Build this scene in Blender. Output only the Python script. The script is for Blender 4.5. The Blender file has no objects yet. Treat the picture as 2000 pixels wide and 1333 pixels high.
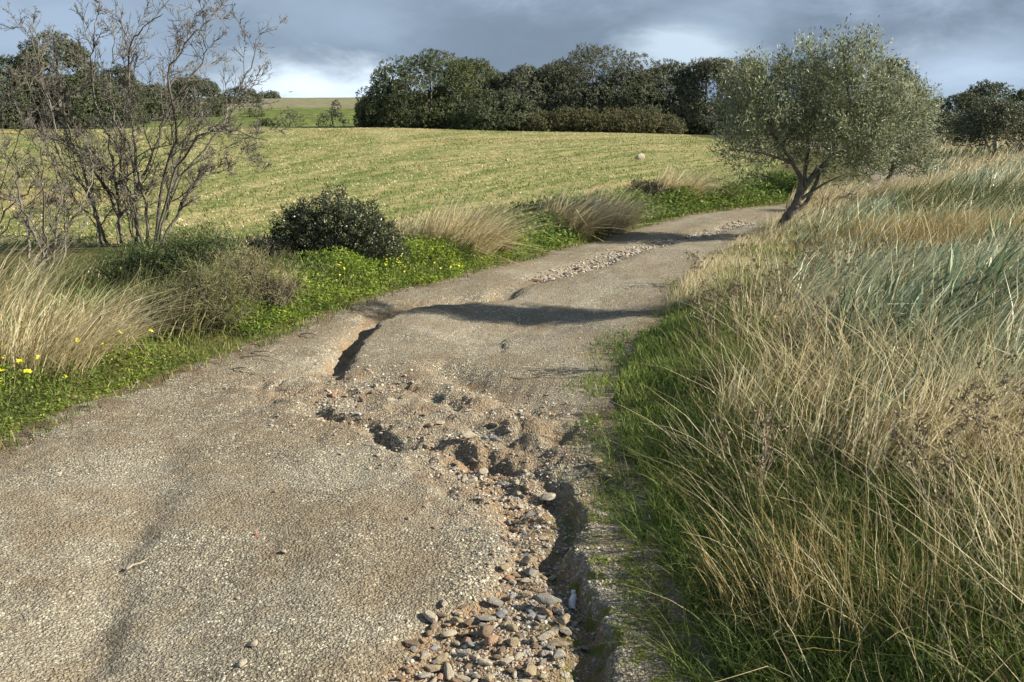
import bpy, math, random
import numpy as np
from mathutils import Vector
random.seed(7); RNG = np.random.default_rng(11)
SC = bpy.context.scene
COL = SC.collection
R = math.radians

# ------------------------------------------------------------------ camera
F = 1921.0; PITCH = R(12.8); CAMZ = 1.6
cam_d = bpy.data.cameras.new('camera'); cam = bpy.data.objects.new('camera', cam_d); COL.objects.link(cam)
cam.location = (0, 0, CAMZ); cam.rotation_euler = (R(90) - PITCH, 0, 0)
cam_d.sensor_width = 36; cam_d.lens = F / 2000 * 36; cam_d.clip_start = 0.05; cam_d.clip_end = 3000
SC.camera = cam
# ------------------------------------------------------------------ sun, sky
SUN_AZ, SUN_EL = R(93), R(28)          # azimuth clockwise from the view direction
sd = bpy.data.lights.new('sun', 'SUN'); sun = bpy.data.objects.new('sun', sd); COL.objects.link(sun)
sd.energy = 5.0; sd.angle = R(0.5); sd.color = (1.0, 0.92, 0.76)
tosun = Vector((math.sin(SUN_AZ) * math.cos(SUN_EL), math.cos(SUN_AZ) * math.cos(SUN_EL), math.sin(SUN_EL)))
sun.rotation_euler = tosun.to_track_quat('Z', 'Y').to_euler(); sun.location = (30, -4, 20)
SC.view_settings.view_transform = 'Standard'; SC.view_settings.look = 'None'
SC.view_settings.exposure = 1.08; SC.view_settings.gamma = 1.0
SC.render.engine = 'CYCLES'
SC.cycles.max_bounces = 6; SC.cycles.diffuse_bounces = 3; SC.cycles.transmission_bounces = 4

FV = np.array([0, math.cos(PITCH), -math.sin(PITCH)]); UV = np.array([0, math.sin(PITCH), math.cos(PITCH)])
def ray(px, py):
    return FV + (666.5 - py) / F * UV + np.array([(px - 1000) / F, 0, 0])

class NT:
    """tiny node-tree writer"""
    def __init__(s, tree): s.t = tree; s.t.nodes.clear()
    def n(s, typ, ins=None, **kw):
        nd = s.t.nodes.new('ShaderNode' + typ)
        for k, v in kw.items(): setattr(nd, k, v)
        for k, v in (ins or {}).items(): s.put(nd.inputs[k], v)
        return nd
    def put(s, sock, v):
        if isinstance(v, bpy.types.NodeSocket): s.t.links.new(v, sock)
        elif isinstance(v, bpy.types.Node): s.t.links.new(v.outputs[0], sock)
        else:
            if sock.type == 'RGBA' and len(v) == 3: v = (*v, 1)
            sock.default_value = v
    def math(s, op, a, b=0.0, c=None, clamp=False):
        nd = s.n('Math', operation=op, use_clamp=clamp); s.put(nd.inputs[0], a); s.put(nd.inputs[1], b)
        if c is not None: s.put(nd.inputs[2], c)
        return nd.outputs[0]
    def mix(s, f, a, b, blend='MIX'):
        nd = s.n('MixRGB', blend_type=blend); s.put(nd.inputs[0], f); s.put(nd.inputs[1], a); s.put(nd.inputs[2], b)
        return nd.outputs[0]
    def ramp(s, f, stops, interp='LINEAR'):
        nd = s.n('ValToRGB'); s.put(nd.inputs[0], f); e = nd.color_ramp.elements; nd.color_ramp.interpolation = interp
        while len(e) < len(stops): e.new(0.5)
        for el, (p, c) in zip(e, stops):
            el.position = p; el.color = (*c, 1) if hasattr(c, '__len__') else (c, c, c, 1)
        return nd.outputs[0]
    def step(s, v, lo, hi):
        nd = s.n('MapRange', interpolation_type='SMOOTHSTEP'); s.put(nd.inputs[0], v)
        nd.inputs[1].default_value = lo; nd.inputs[2].default_value = hi
        return nd.outputs[0]
    def noise(s, vec, scale, detail=3, rough=0.5, dist=0.0):
        nd = s.n('TexNoise', {'Scale': scale, 'Detail': detail, 'Roughness': rough, 'Distortion': dist})
        if vec is not None: s.put(nd.inputs['Vector'], vec)
        return nd.outputs[0]

w = bpy.data.worlds.new('World'); SC.world = w; w.use_nodes = True
T = NT(w.node_tree)
sky = T.n('TexSky', sky_type='NISHITA', sun_disc=False, sun_elevation=SUN_EL, sun_rotation=SUN_AZ)
gen = T.n('TexCoord').outputs['Generated']
sep = T.n('SeparateXYZ', {0: gen}); zc = sep.outputs[2]
flat = T.n('Mapping', {'Vector': gen, 'Scale': (2.2, 2.2, 5.5)}).outputs[0]
n1 = T.noise(flat, 1.7, 5, 0.55, 0.4)
n2 = T.noise(T.n('Mapping', {'Vector': gen, 'Scale': (5, 5, 13), 'Location': (3.1, 1.7, 0.4)}).outputs[0], 1.5, 6, 0.6, 0.3)
tone = T.math('ADD', T.math('MULTIPLY', n1, 0.55), T.math('MULTIPLY', n2, 0.45))
def patch(px, py, rx, ry, edge=0.9):
    """soft cloud break round a sky direction, torn by noise"""
    d = ray(px, py); d = d / np.linalg.norm(d)
    sub = T.n('VectorMath', {0: gen, 1: tuple(d)}, operation='SUBTRACT').outputs[0]
    sc_ = T.n('VectorMath', {0: sub, 1: (F / rx, F / rx, F / ry)}, operation='MULTIPLY').outputs[0]
    ln = T.n('VectorMath', {0: sc_}, operation='LENGTH').outputs['Value']
    ln = T.math('ADD', ln, T.math('MULTIPLY', T.math('SUBTRACT', n2, 0.5), 2.6))
    return T.step(ln, 1.25, 0.1)
cloud = T.ramp(tone, [(0.30, (0.090, 0.122, 0.160)), (0.48, (0.145, 0.188, 0.240)), (0.62, (0.22, 0.275, 0.345)), (0.78, (0.37, 0.43, 0.49))])
def lift(c, p, amt, colr):
    return T.mix(T.math('MULTIPLY', p, amt), c, colr)
cloud = lift(cloud, patch(80, 60, 330, 130), 0.75, (0.27, 0.345, 0.44))
cloud = lift(cloud, patch(700, 40, 260, 70), 0.6, (0.23, 0.29, 0.365))
cloud = lift(cloud, patch(1040, 40, 280, 130), 0.8, (0.130, 0.166, 0.215))
cloud = lift(cloud, patch(1780, 60, 210, 80), 0.8, (0.115, 0.150, 0.195))
cloud = lift(cloud, patch(600, 172, 250, 62), 0.95, (0.58, 0.66, 0.72))
cloud = lift(cloud, patch(1345, 85, 130, 60), 0.8, (0.42, 0.50, 0.57))
cloud = lift(cloud, patch(1905, 135, 190, 60), 0.85, (0.34, 0.42, 0.51))
cloud = T.mix(T.math('MULTIPLY', T.step(zc, 0.28, 0.75), 0.6), cloud, (0.075, 0.095, 0.125))      # cloud overhead, out of view, darkened to cut the fill light
cloud = T.mix(1.0, cloud, (7.4, 7.6, 7.8), 'MULTIPLY')
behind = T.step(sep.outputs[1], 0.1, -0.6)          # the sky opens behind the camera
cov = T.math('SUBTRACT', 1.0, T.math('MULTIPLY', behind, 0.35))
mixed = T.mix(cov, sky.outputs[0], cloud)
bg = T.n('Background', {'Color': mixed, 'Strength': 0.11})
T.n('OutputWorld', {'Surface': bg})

# ------------------------------------------------------------------ numeric helpers
def sst(a, b, x):
    t = np.clip((x - a) / (b - a), 0, 1); return t * t * (3 - 2 * t)
_perm = np.random.default_rng(3).random((256, 256))
def vnoise(x, y):
    xi = np.floor(x).astype(int); yi = np.floor(y).astype(int); fx = x - xi; fy = y - yi
    fx = fx * fx * (3 - 2 * fx); fy = fy * fy * (3 - 2 * fy)
    g = lambda a, b: _perm[a & 255, b & 255]
    return (g(xi, yi) * (1 - fx) + g(xi + 1, yi) * fx) * (1 - fy) + (g(xi, yi + 1) * (1 - fx) + g(xi + 1, yi + 1) * fx) * fy - 0.5
def fbm(x, y, sc, oct=3, off=0.0):
    s = 0; a = 1.0
    for i in range(oct):
        s = s + a * vnoise(x * sc + 17.3 * i + off, y * sc + 9.1 * i + off * 1.7); sc *= 2.03; a *= 0.5
    return s
def flatpt(px, py, z=0.0):
    d = ray(px, py); t = (z - CAMZ) / d[2]; return d[0] * t, d[1] * t

LE = [flatpt(*p) for p in [(-60, 905), (0, 880), (130, 812), (250, 765), (350, 730), (480, 682), (620, 622), (740, 580), (880, 545), (1000, 512), (1110, 480), (1200, 452), (1330, 425), (1450, 408), (1560, 395), (1700, 365)]]
LE = [(-2.55, -8), (-2.6, 2.5)] + LE + [(11.0, 32), (13, 45), (14.5, 60)]
RE = [flatpt(*p) for p in [(1410, 1333), (1335, 1200), (1295, 1060), (1262, 950), (1212, 850), (1200, 760), (1232, 680), (1292, 620), (1350, 560)]]
RE = [(0.9, -8), (0.75, 2)] + RE + [(2.3, 11.3), (3.0, 13.0), (4.2, 15.2), (5.9, 17.5), (7.9, 20), (10, 24.0), (12.8, 32), (15, 45), (16.8, 60)]
LE = np.array(LE); RE = np.array(RE)
def left(y): return np.interp(y, LE[:, 1], LE[:, 0])
def right(y): return np.interp(y, RE[:, 1], RE[:, 0])
def wob(x, y): return 0.10 * fbm(x, y, 1.6, 3, 5.0)
YF = np.array([(-60, 9), (-20, 10.5), (-7, 11.2), (-4.5, 12.6), (-1, 12.9), (0.6, 14.8), (3, 18.4), (5, 21.5), (7, 26), (9, 33), (11, 45), (13, 62), (14, 90)])
def fieldm(x, y):            # >0 inside the field
    return y - np.interp(x, YF[:, 0], YF[:, 1]) + 0.5 * fbm(x, y, 0.5, 2, 2.0)

def farz(x, y):
    z = np.interp(y, [-50, 14, 30, 55, 78, 84, 92, 106, 120, 200, 250, 420, 900], [0, 0, 0.15, 0.50, 0.80, 0.78, 0.85, 1.75, 2.6, 5.45, 5.6, 2, -3])
    ang = x / np.maximum(y, 1)
    fac = 1 - 0.75 * sst(0.30, 0.45, ang) * sst(80, 110, y)
    z = z - 0.5 * np.clip((x + 12) / 24, 0, 1.3) * sst(40, 80, y)
    return z * fac + 0.12 * fbm(x, y, 0.12, 2) * sst(12, 30, y)
def bankz(x, y):
    u = np.maximum(x - right(y), left(y) - x)      # distance outside the road, in x
    r = (x - right(y)) > 0
    b = np.where(r, 0.05 * sst(0, 0.5, u) + 0.16 * sst(0.5, 3.0, u) + 0.13 * sst(0.15, 1.1, u) * (1 - sst(6.5, 9.5, y)), 0.05 * sst(0, 0.4, u) + 0.10 * sst(0.4, 1.6, u) * (1 - sst(2.5, 4, u)))
    return b * (1 - sst(22, 40, y)) + 0.03 * fbm(x, y, 2.2, 3)

# ruts: pixel polyline on flat ground -> depth, half width on its left and right
def mk(pts): return np.array([(*flatpt(a, b), d, wl, wr) for a, b, d, wl, wr in pts])
RUTS = [
 (mk([(1180, 1400, .08, .10, .035), (1165, 1300, .085, .10, .035), (1155, 1200, .09, .09, .035), (1128, 1130, .09, .08, .035), (1085, 1085, .085, .06, .05), (1108, 1000, .08, .06, .035), (1095, 935, .07, .08, .04), (1040, 900, .05, .12, .08), (940, 885, .075, .07, .05), (890, 872, .04, .08, .06), (800, 868, .03, .12, .10)]), 2.4),
 (mk([(775, 868, .07, .05, .05), (740, 852, .10, .05, .04), (712, 836, .06, .05, .04), (680, 824, .04, .05, .05), (640, 810, .07, .07, .05), (610, 798, .03, .08, .06)]), 2.4),
 (mk([(640, 735, .04, .2, .1), (676, 694, .16, .10, .06), (690, 668, .15, .13, .05), (720, 635, .13, .14, .05), (765, 608, .11, .16, .06), (830, 597, .09, .16, .07), (920, 586, .08, .2, .1), (965, 583, .12, .14, .14), (1000, 562, .06, .14, .12), (1060, 545, .05, .17, .14), (1150, 517, .06, .2, .15), (1260, 481, .06, .22, .15), (1400, 449, .06, .2, .15), (1480, 432, .05, .2, .15)]), 2.4),
 (mk([(860, 712, .05, .10, .16), (905, 735, .08, .10, .22), (960, 760, .07, .12, .24), (1040, 795, .04, .12, .2)]), 2.2),
 (mk([(120, 1400, .05, .14, .08), (170, 1290, .055, .13, .07), (200, 1210, .05, .12, .07), (235, 1100, .05, .12, .08), (285, 990, .05, .16, .10), (330, 900, .045, .2, .12), (350, 850, .02, .2, .14)]), 2.0),
 (mk([(1030, 800, .05, .08, .06), (985, 790, .05, .06, .06), (900, 800, .04, .05, .05), (840, 770, .05, .06, .05), (760, 745, .04, .06, .06)]), 2.0),
 (mk([(1110, 850, .06, .08, .07), (1060, 868, .06, .08, .06), (1000, 862, .05, .07, .06), (930, 832, .05, .06, .06)]), 2.0),
 (mk([(990, 640, .06, .5, .3), (1060, 625, .07, .5, .35), (1160, 600, .04, .4, .4)]), 2.0),
]
for i_, f_ in ((1, .7), (2, .85), (4, .55), (5, .7), (6, .7)): RUTS[i_][0][:, 2] *= f_
def polyd(x, y, P):
    best = np.full(x.shape, 1e9); out = [np.zeros_like(x) for _ in range(4)]
    for i in range(len(P) - 1):
        a = P[i]; b = P[i + 1]; dx, dy = b[0] - a[0], b[1] - a[1]; L2 = dx * dx + dy * dy
        t = np.clip(((x - a[0]) * dx + (y - a[1]) * dy) / L2, 0, 1)
        ex = x - a[0] - t * dx; ey = y - a[1] - t * dy; d = np.hypot(ex, ey); m = d < best
        best = np.where(m, d, best)
        side = ex                                          # >0 : to the right in plan
        vals = [side] + [a[k] + (b[k] - a[k]) * t for k in (2, 3, 4)]
        out = [np.where(m, v, o) for v, o in zip(vals, out)]
    return best, out
ROUGH_C = mk([(640, 760, 0, 0, 0), (760, 780, 0, 0, 0), (860, 815, 0, 0, 0), (980, 850, 0, 0, 0), (1050, 930, 0, 0, 0)])
BED = mk([(950, 1400, 0, .40, 0), (975, 1280, 0, .33, 0), (1040, 1180, 0, .18, 0), (1040, 1080, 0, .10, 0), (1020, 960, 0, .14, 0), (930, 900, 0, .16, 0)])
def roadz(x, y, masks=False):
    wx = x + 0.06 * fbm(x, y, 5, 4, 3.3) + .03 * fbm(x, y, 15, 3, 1.3); wy = y + 0.08 * fbm(x, y, 5, 4, 7.7) + .04 * fbm(x, y, 13, 3, 2.2)
    z = np.zeros_like(x); rut = np.zeros_like(x)
    for P, p in RUTS:
        m = (np.abs(y - P[:, 1].mean()) < 1.2 + np.ptp(P[:, 1])) & (y < 25)
        if not m.any(): continue
        d, (side, dep, wl, wr) = polyd(wx[m], wy[m], P)
        wd = np.where(side > 0, wr, wl)
        g = np.exp(-np.power(np.maximum(d, 1e-5) / wd, p))
        z[m] -= dep * g; rut[m] = np.maximum(rut[m], g * np.clip((dep - .05) / 0.04, 0, 1))
    bd, o = polyd(wx, wy, BED); bw = o[2]
    bed = np.exp(-(bd / np.maximum(bw, .02)) ** 4)
    z = z - 0.045 * bed + (bed + rut) * 0.010 * fbm(x, y, 22, 3, 2)
    rd, _ = polyd(x, y, ROUGH_C); rough = np.exp(-(rd / 0.62) ** 4)
    z = z + rough * (0.030 * (0.35 - np.abs(fbm(x, y, 3.0, 5, 1.0)) * 1.6) + 0.020 * fbm(x, y, 11, 4, 4) - .014 * sst(.05, .12, fbm(x, y, 7, 3, 12)))
    z = z + 0.05 * fbm(x, y, 0.9, 3, 6) + 0.012 * fbm(x, y, 5, 3, 8) + 0.005 * fbm(x, y, 24, 2, 9)
    z = z + .012 * (np.round(fbm(x, y, 4, 4, 15) * 3) / 3) * rough + farz(x, y)
    e = np.minimum(x - left(y), right(y) - x) + wob(x, y)
    z = z - 0.06 * (1 - sst(-0.2, -0.02, e))               # edges dive under the verge
    if masks: return z, np.clip(rut, 0, 1), bed, rough
    return z
def groundz(x, y):
    e = np.minimum(x - left(y), right(y) - x) + wob(x, y)
    return farz(x, y) + bankz(x, y) + 0.02 - 0.45 * sst(-0.02, 0.16, e) * (y < 70)
def surfz(x, y):
    x = np.asarray(x, float); y = np.asarray(y, float)
    e = np.minimum(x - left(y), right(y) - x) + wob(x, y)
    return np.where(e > 0.05, roadz(np.atleast_1d(x), np.atleast_1d(y)).reshape(x.shape), groundz(x, y))
def hit(px, py):
    """where a sight line meets the terrain (iterative)"""
    d = ray(px, py); z = 0.0; x = y = 0
    for _ in range(14):
        t = min((z - CAMZ) / d[2] if d[2] < -1e-4 else 400, 400); t = max(t, 0.1)
        x, y = d[0] * t, d[1] * t
        z = 0.5 * z + 0.5 * float(surfz(np.array([x]), np.array([y]))[0])
    return x, y, float(surfz(np.array([x]), np.array([y]))[0])
def atY(px, py, Y):
    d = ray(px, py); t = Y / d[1]; return np.array([d[0] * t, Y, CAMZ + d[2] * t])

# ------------------------------------------------------------------ mesh helpers
def mesh(name, V, Fc, mat=None, attrs=None, smooth=False):
    V = np.asarray(V, np.float32); Fc = np.asarray(Fc, np.int32); k = Fc.shape[1]
    me = bpy.data.meshes.new(name); me.vertices.add(len(V)); me.vertices.foreach_set('co', V.ravel())
    me.loops.add(Fc.size); me.loops.foreach_set('vertex_index', Fc.ravel())
    me.polygons.add(len(Fc)); me.polygons.foreach_set('loop_start', np.arange(0, Fc.size, k, dtype=np.int32))
    me.polygons.foreach_set('use_smooth', np.full(len(Fc), smooth, bool))
    for an, av in (attrs or {}).items():
        at = me.attributes.new(an, 'FLOAT', 'POINT'); at.data.foreach_set('value', np.asarray(av, np.float32))
    me.update(calc_edges=True)
    if mat: me.materials.append(mat)
    return me
def link(name, me, parent=None, loc=None, rotz=0):
    o = bpy.data.objects.new(name, me); COL.objects.link(o)
    if parent: o.parent = parent
    if loc is not None: o.location = loc
    o.rotation_euler.z = rotz
    return o
def tag(o, label=None, cat=None, group=None, kind=None):
    if label: o['label'] = label
    if cat: o['category'] = cat
    if group: o['group'] = group
    if kind: o['kind'] = kind
    return o
def thing(name, label, cat, loc, group=None):
    return tag(link(name, None, None, loc), label, cat, group)

def blades(root, length, width, lean, bend, segs=3, curl=0.25, side=None, droop=0.0):
    """ribbon blades. root (N,3) lean (N,2) unit-ish vectors; bend scalar or (N,)"""
    N = len(root); t = np.linspace(0, 1, segs + 1)[None, :]
    L = np.broadcast_to(length, (N,))[:, None]; B = np.broadcast_to(bend, (N,))[:, None]; D = np.broadcast_to(droop, (N,))[:, None]
    horiz = L * B * (0.35 * t + 0.65 * t ** 1.9)
    up = L * (t * np.sqrt(np.clip(1 - 0.45 * B ** 2, 0.1, 1)) - (0.22 * B ** 2 + D) * t ** 3)
    P = np.zeros((N, segs + 1, 3)); P[:, :, 0] = root[:, None, 0] + lean[:, None, 0] * horiz
    P[:, :, 1] = root[:, None, 1] + lean[:, None, 1] * horiz; P[:, :, 2] = root[:, None, 2] + up
    if segs >= 4:                                        # some stalks are snapped part way up
        bk = np.where(RNG.random(N) < .22)[0]; j = RNG.integers(1, segs, len(bk)); tj = t[0][j]; dv = RNG.normal(0, .55, (len(bk), 3)); dv[:, 2] = -np.abs(dv[:, 2]) - .3
        P[bk] += dv[:, None, :] * (L[bk] * np.clip(t - tj[:, None], 0, 1))[:, :, None]; P[bk, :, 2] = np.maximum(P[bk, :, 2], root[bk, None, 2] + .004)
    jit = RNG.normal(0, 0.013, (N, segs + 1, 3)) * L[:, :, None]; jit[:, 0] = 0; P += jit
    a = RNG.uniform(0, math.pi, N) if side is None else side
    sv = np.stack([np.cos(a), np.sin(a), RNG.normal(0, .15, N)], 1)[:, None, :]
    wd = (np.broadcast_to(width, (N,))[:, None] * np.clip(1.0 - t ** 2.2, 0.12, 1))[:, :, None] * 0.5
    V = np.stack([P - sv * wd, P + sv * wd], 2).reshape(-1, 3)
    base = (np.arange(N) * (segs + 1) * 2)[:, None] + (np.arange(segs) * 2)[None, :]
    base = base.reshape(-1, 1); Fc = base + np.array([[0, 1, 3, 2]])
    rnd = np.repeat(RNG.random(N), (segs + 1) * 2); tt = np.tile(np.repeat(t[0], 2), N)
    return V, Fc, {'rnd': rnd, 'tt': tt}
def leaves(pos, axis, length, width, rnd=None, nrm=None, jit=1.0):
    """diamond leaves, one quad each"""
    N = len(pos); axis = axis / (np.linalg.norm(axis, axis=1, keepdims=True) + 1e-9)
    r = RNG.normal(0, 1, (N, 3))
    if nrm is not None: nn = nrm + jit * r * 0.6
    else: nn = r
    sd_ = np.cross(axis, nn); sd_ /= (np.linalg.norm(sd_, axis=1, keepdims=True) + 1e-9)
    L = np.broadcast_to(length, (N,))[:, None]; W = np.broadcast_to(width, (N,))[:, None]
    V = np.stack([pos, pos + axis * L * .45 + sd_ * W * .5, pos + axis * L, pos + axis * L * .45 - sd_ * W * .5], 1).reshape(-1, 3)
    Fc = (np.arange(N) * 4)[:, None] + np.array([[0, 1, 2, 3]])
    rn = np.repeat(RNG.random(N) if rnd is None else rnd, 4)
    return V, Fc, {'rnd': rn}
def merge(parts):
    V = []; Fc = []; at = {}; o = 0
    for v, f, a in parts:
        V.append(v); Fc.append(f + o); o += len(v)
        for k, q in a.items(): at.setdefault(k, []).append(q)
    return np.concatenate(V), np.concatenate(Fc), {k: np.concatenate(q) for k, q in at.items()}
class Tubes:
    def __init__(s): s.V = []; s.F = []; s.o = 0
    def add(s, P, rad, n=5):
        P = np.asarray(P, float); rad = np.broadcast_to(rad, (len(P),)); m = len(P)
        if m < 2: return
        tg = np.gradient(P, axis=0); tg /= (np.linalg.norm(tg, axis=1, keepdims=True) + 1e-9)
        ref = np.array([0.31, 0.94, 0.13]); u = np.cross(tg, ref); u /= (np.linalg.norm(u, axis=1, keepdims=True) + 1e-9); v = np.cross(tg, u)
        a = np.linspace(0, 2 * math.pi, n, endpoint=False)
        ring = P[:, None] + rad[:, None, None] * (np.cos(a)[None, :, None] * u[:, None] + np.sin(a)[None, :, None] * v[:, None])
        s.V.append(ring.reshape(-1, 3)); k = np.arange(n); k2 = (k + 1) % n
        for i in range(m - 1):
            s.F.append(np.stack([i * n + k, i * n + k2, (i + 1) * n + k2, (i + 1) * n + k], 1) + s.o)
        s.o += m * n
    def get(s): return np.concatenate(s.V), np.concatenate(s.F)
def smoothline(P, m=4):
    P = np.asarray(P, float); n = len(P); t = np.linspace(0, n - 1, (n - 1) * m + 1); out = []
    for tt in t:
        i = min(int(tt), n - 2); f = tt - i
        p0, p1, p2, p3 = P[max(i - 1, 0)], P[i], P[i + 1], P[min(i + 2, n - 1)]
        out.append(0.5 * ((2 * p1) + (-p0 + p2) * f + (2 * p0 - 5 * p1 + 4 * p2 - p3) * f * f + (-p0 + 3 * p1 - 3 * p2 + p3) * f ** 3))
    return np.array(out)

# ------------------------------------------------------------------ materials
def material(name):
    m = bpy.data.materials.new(name); m.use_nodes = True; return m, NT(m.node_tree)
def veg(name, stops, trans=0.3, patchy=None, back=None, rough=0.55, spec=0.25, pscale=0.8):
    """leaf or blade material: colour by per-blade random value, optional patches and underside colour"""
    m, t = material(name)
    rnd = t.n('Attribute', attribute_name='rnd').outputs['Fac']
    c = t.ramp(rnd, stops)
    if patchy:
        g = t.n('NewGeometry').outputs['Position']
        c = t.mix(t.step(t.noise(g, pscale, 3), 0.42, 0.62), c, t.mix(0.75, c, patchy))
    if back:
        c = t.mix(t.n('NewGeometry').outputs['Backfacing'], c, back)
    p = t.n('BsdfPrincipled', {'Base Color': c, 'Roughness': rough, 'Specular IOR Level': spec})
    tr = t.n('BsdfTranslucent', {'Color': c})
    mx = t.n('MixShader', {0: trans, 1: p, 2: tr}); t.n('OutputMaterial', {'Surface': mx})
    return m
def bark(name, a, b, sc=18, bumpd=0.01):
    m, t = material(name); g = t.n('NewGeometry').outputs['Position']
    v = t.n('Mapping', {'Vector': g, 'Scale': (1, 1, 0.35)}).outputs[0]
    n = t.noise(v, sc, 5, 0.65); c = t.ramp(n, [(0.3, a), (0.68, b)])
    bp = t.n('Bump', {'Height': n, 'Distance': bumpd, 'Strength': 0.8})
    t.n('OutputMaterial', {'Surface': t.n('BsdfPrincipled', {'Base Color': c, 'Roughness': 0.85, 'Normal': bp})}); return m

def gravel_nodes(t, pos):
    """crushed stone: cell tones, returns colour, height"""
    warp = t.mix(0.012, pos, t.n('TexNoise', {'Vector': pos, 'Scale': 60.0}).outputs['Color'], 'ADD')
    hs = []; cs = []
    for sc, off in ((88, 0), (170, 5)):
        vv = t.n('Mapping', {'Vector': warp, 'Location': (off, off, 0)}).outputs[0]
        vo = t.n('TexVoronoi', {'Vector': vv, 'Scale': float(sc), 'Randomness': 1.0}, feature='F1')
        cs.append(t.n('SeparateColor', {0: vo.outputs['Color']}).outputs[0]); hs.append(vo.outputs['Distance'])
    return cs, hs

def road_material():
    m, t = material('eroded_gravel')
    pos = t.n('NewGeometry').outputs['Position']
    A = lambda n: t.n('Attribute', attribute_name=n).outputs['Fac']
    (c1, c2), (h1, h2) = gravel_nodes(t, pos)
    big = t.noise(pos, 0.9, 4, 0.6); mid = t.noise(pos, 4.0, 4, 0.6, 0.5)
    stone = t.ramp(c1, [(0.0, (0.075, 0.064, 0.046)), (0.25, (0.175, 0.153, 0.110)), (0.55, (0.31, 0.28, 0.207)), (0.8, (0.45, 0.412, 0.312)), (0.95, (0.68, 0.63, 0.49))])
    stone2 = t.ramp(c2, [(0.0, (0.105, 0.087, 0.062)), (0.5, (0.26, 0.225, 0.165)), (1.0, (0.47, 0.425, 0.32))])
    st = t.mix(t.step(t.noise(pos, 30, 2), 0.44, 0.56), stone, stone2)
    gap = t.step(h1, 0.42, 0.75)
    st = t.mix(t.math('MULTIPLY', gap, 0.75), st, (0.105, 0.085, 0.062))
    soil = t.ramp(t.noise(pos, 45, 4, .7), [(0.35, (0.125, 0.095, 0.062)), (0.65, (0.31, 0.25, 0.168))])
    f = t.math('MULTIPLY', t.step(t.noise(pos, 1.6, 5, 0.65, 0.6), 0.42, 0.57), t.step(mid, 0.25, 0.60))
    col = t.mix(t.math('MULTIPLY', f, 0.72), t.mix(t.math('MULTIPLY', t.step(big, 0.40, 0.62), 0.28), st, (0.42, 0.39, 0.32)), soil)
    fine = t.noise(pos, 220, 3, 0.7)
    clay = t.ramp(t.math('ADD', t.math('MULTIPLY', mid, .6), t.math('MULTIPLY', fine, .4)), [(0.35, (0.14, 0.085, 0.045)), (0.5, (0.26, 0.168, 0.09)), (0.68, (0.42, 0.31, 0.19))])
    rm = t.math('MULTIPLY', t.step(A('rut'), 0.2, 0.75), t.step(t.noise(pos, 9, 3), 0.36, 0.56))
    col = t.mix(t.math('MULTIPLY', rm, 0.7), col, clay)
    bm = t.math('MULTIPLY', t.step(A('bed'), 0.25, 0.7), t.step(t.noise(pos, 14, 3), 0.28, 0.5))
    col = t.mix(t.math('MULTIPLY', bm, 0.95), col, t.mix(t.step(t.noise(pos, 6, 2), .4, .6), clay, (0.26, 0.18, 0.115)))
    rgh = t.math('MULTIPLY', A('rough'), t.step(mid, 0.42, 0.6))
    col = t.mix(t.math('MULTIPLY', rgh, 0.6), col, (0.25, 0.175, 0.11))
    # moss and soil along the right shoulder, silt on the left one
    col = t.mix(t.math('MULTIPLY', A('moss'), t.step(t.noise(pos, 11, 4), 0.47, 0.62)), col, t.mix(t.noise(pos, 40, 3), (0.06, 0.085, 0.018), (0.24, 0.25, 0.05)))
    col = t.mix(t.math('MULTIPLY', A('edge'), t.step(t.noise(pos, 7, 4), 0.35, 0.6)), col, (0.15, 0.105, 0.068))
    hh = t.math('SUBTRACT', t.math('MULTIPLY', fine, 0.35), t.math('ADD', t.math('MULTIPLY', h1, 1.0), t.math('MULTIPLY', h2, 0.45)))
    bp = t.n('Bump', {'Height': hh, 'Distance': 0.009, 'Strength': 1.0})
    t.n('OutputMaterial', {'Surface': t.n('BsdfPrincipled', {'Base Color': col, 'Roughness': 0.92, 'Specular IOR Level': 0.2, 'Normal': bp})})
    return m
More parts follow.
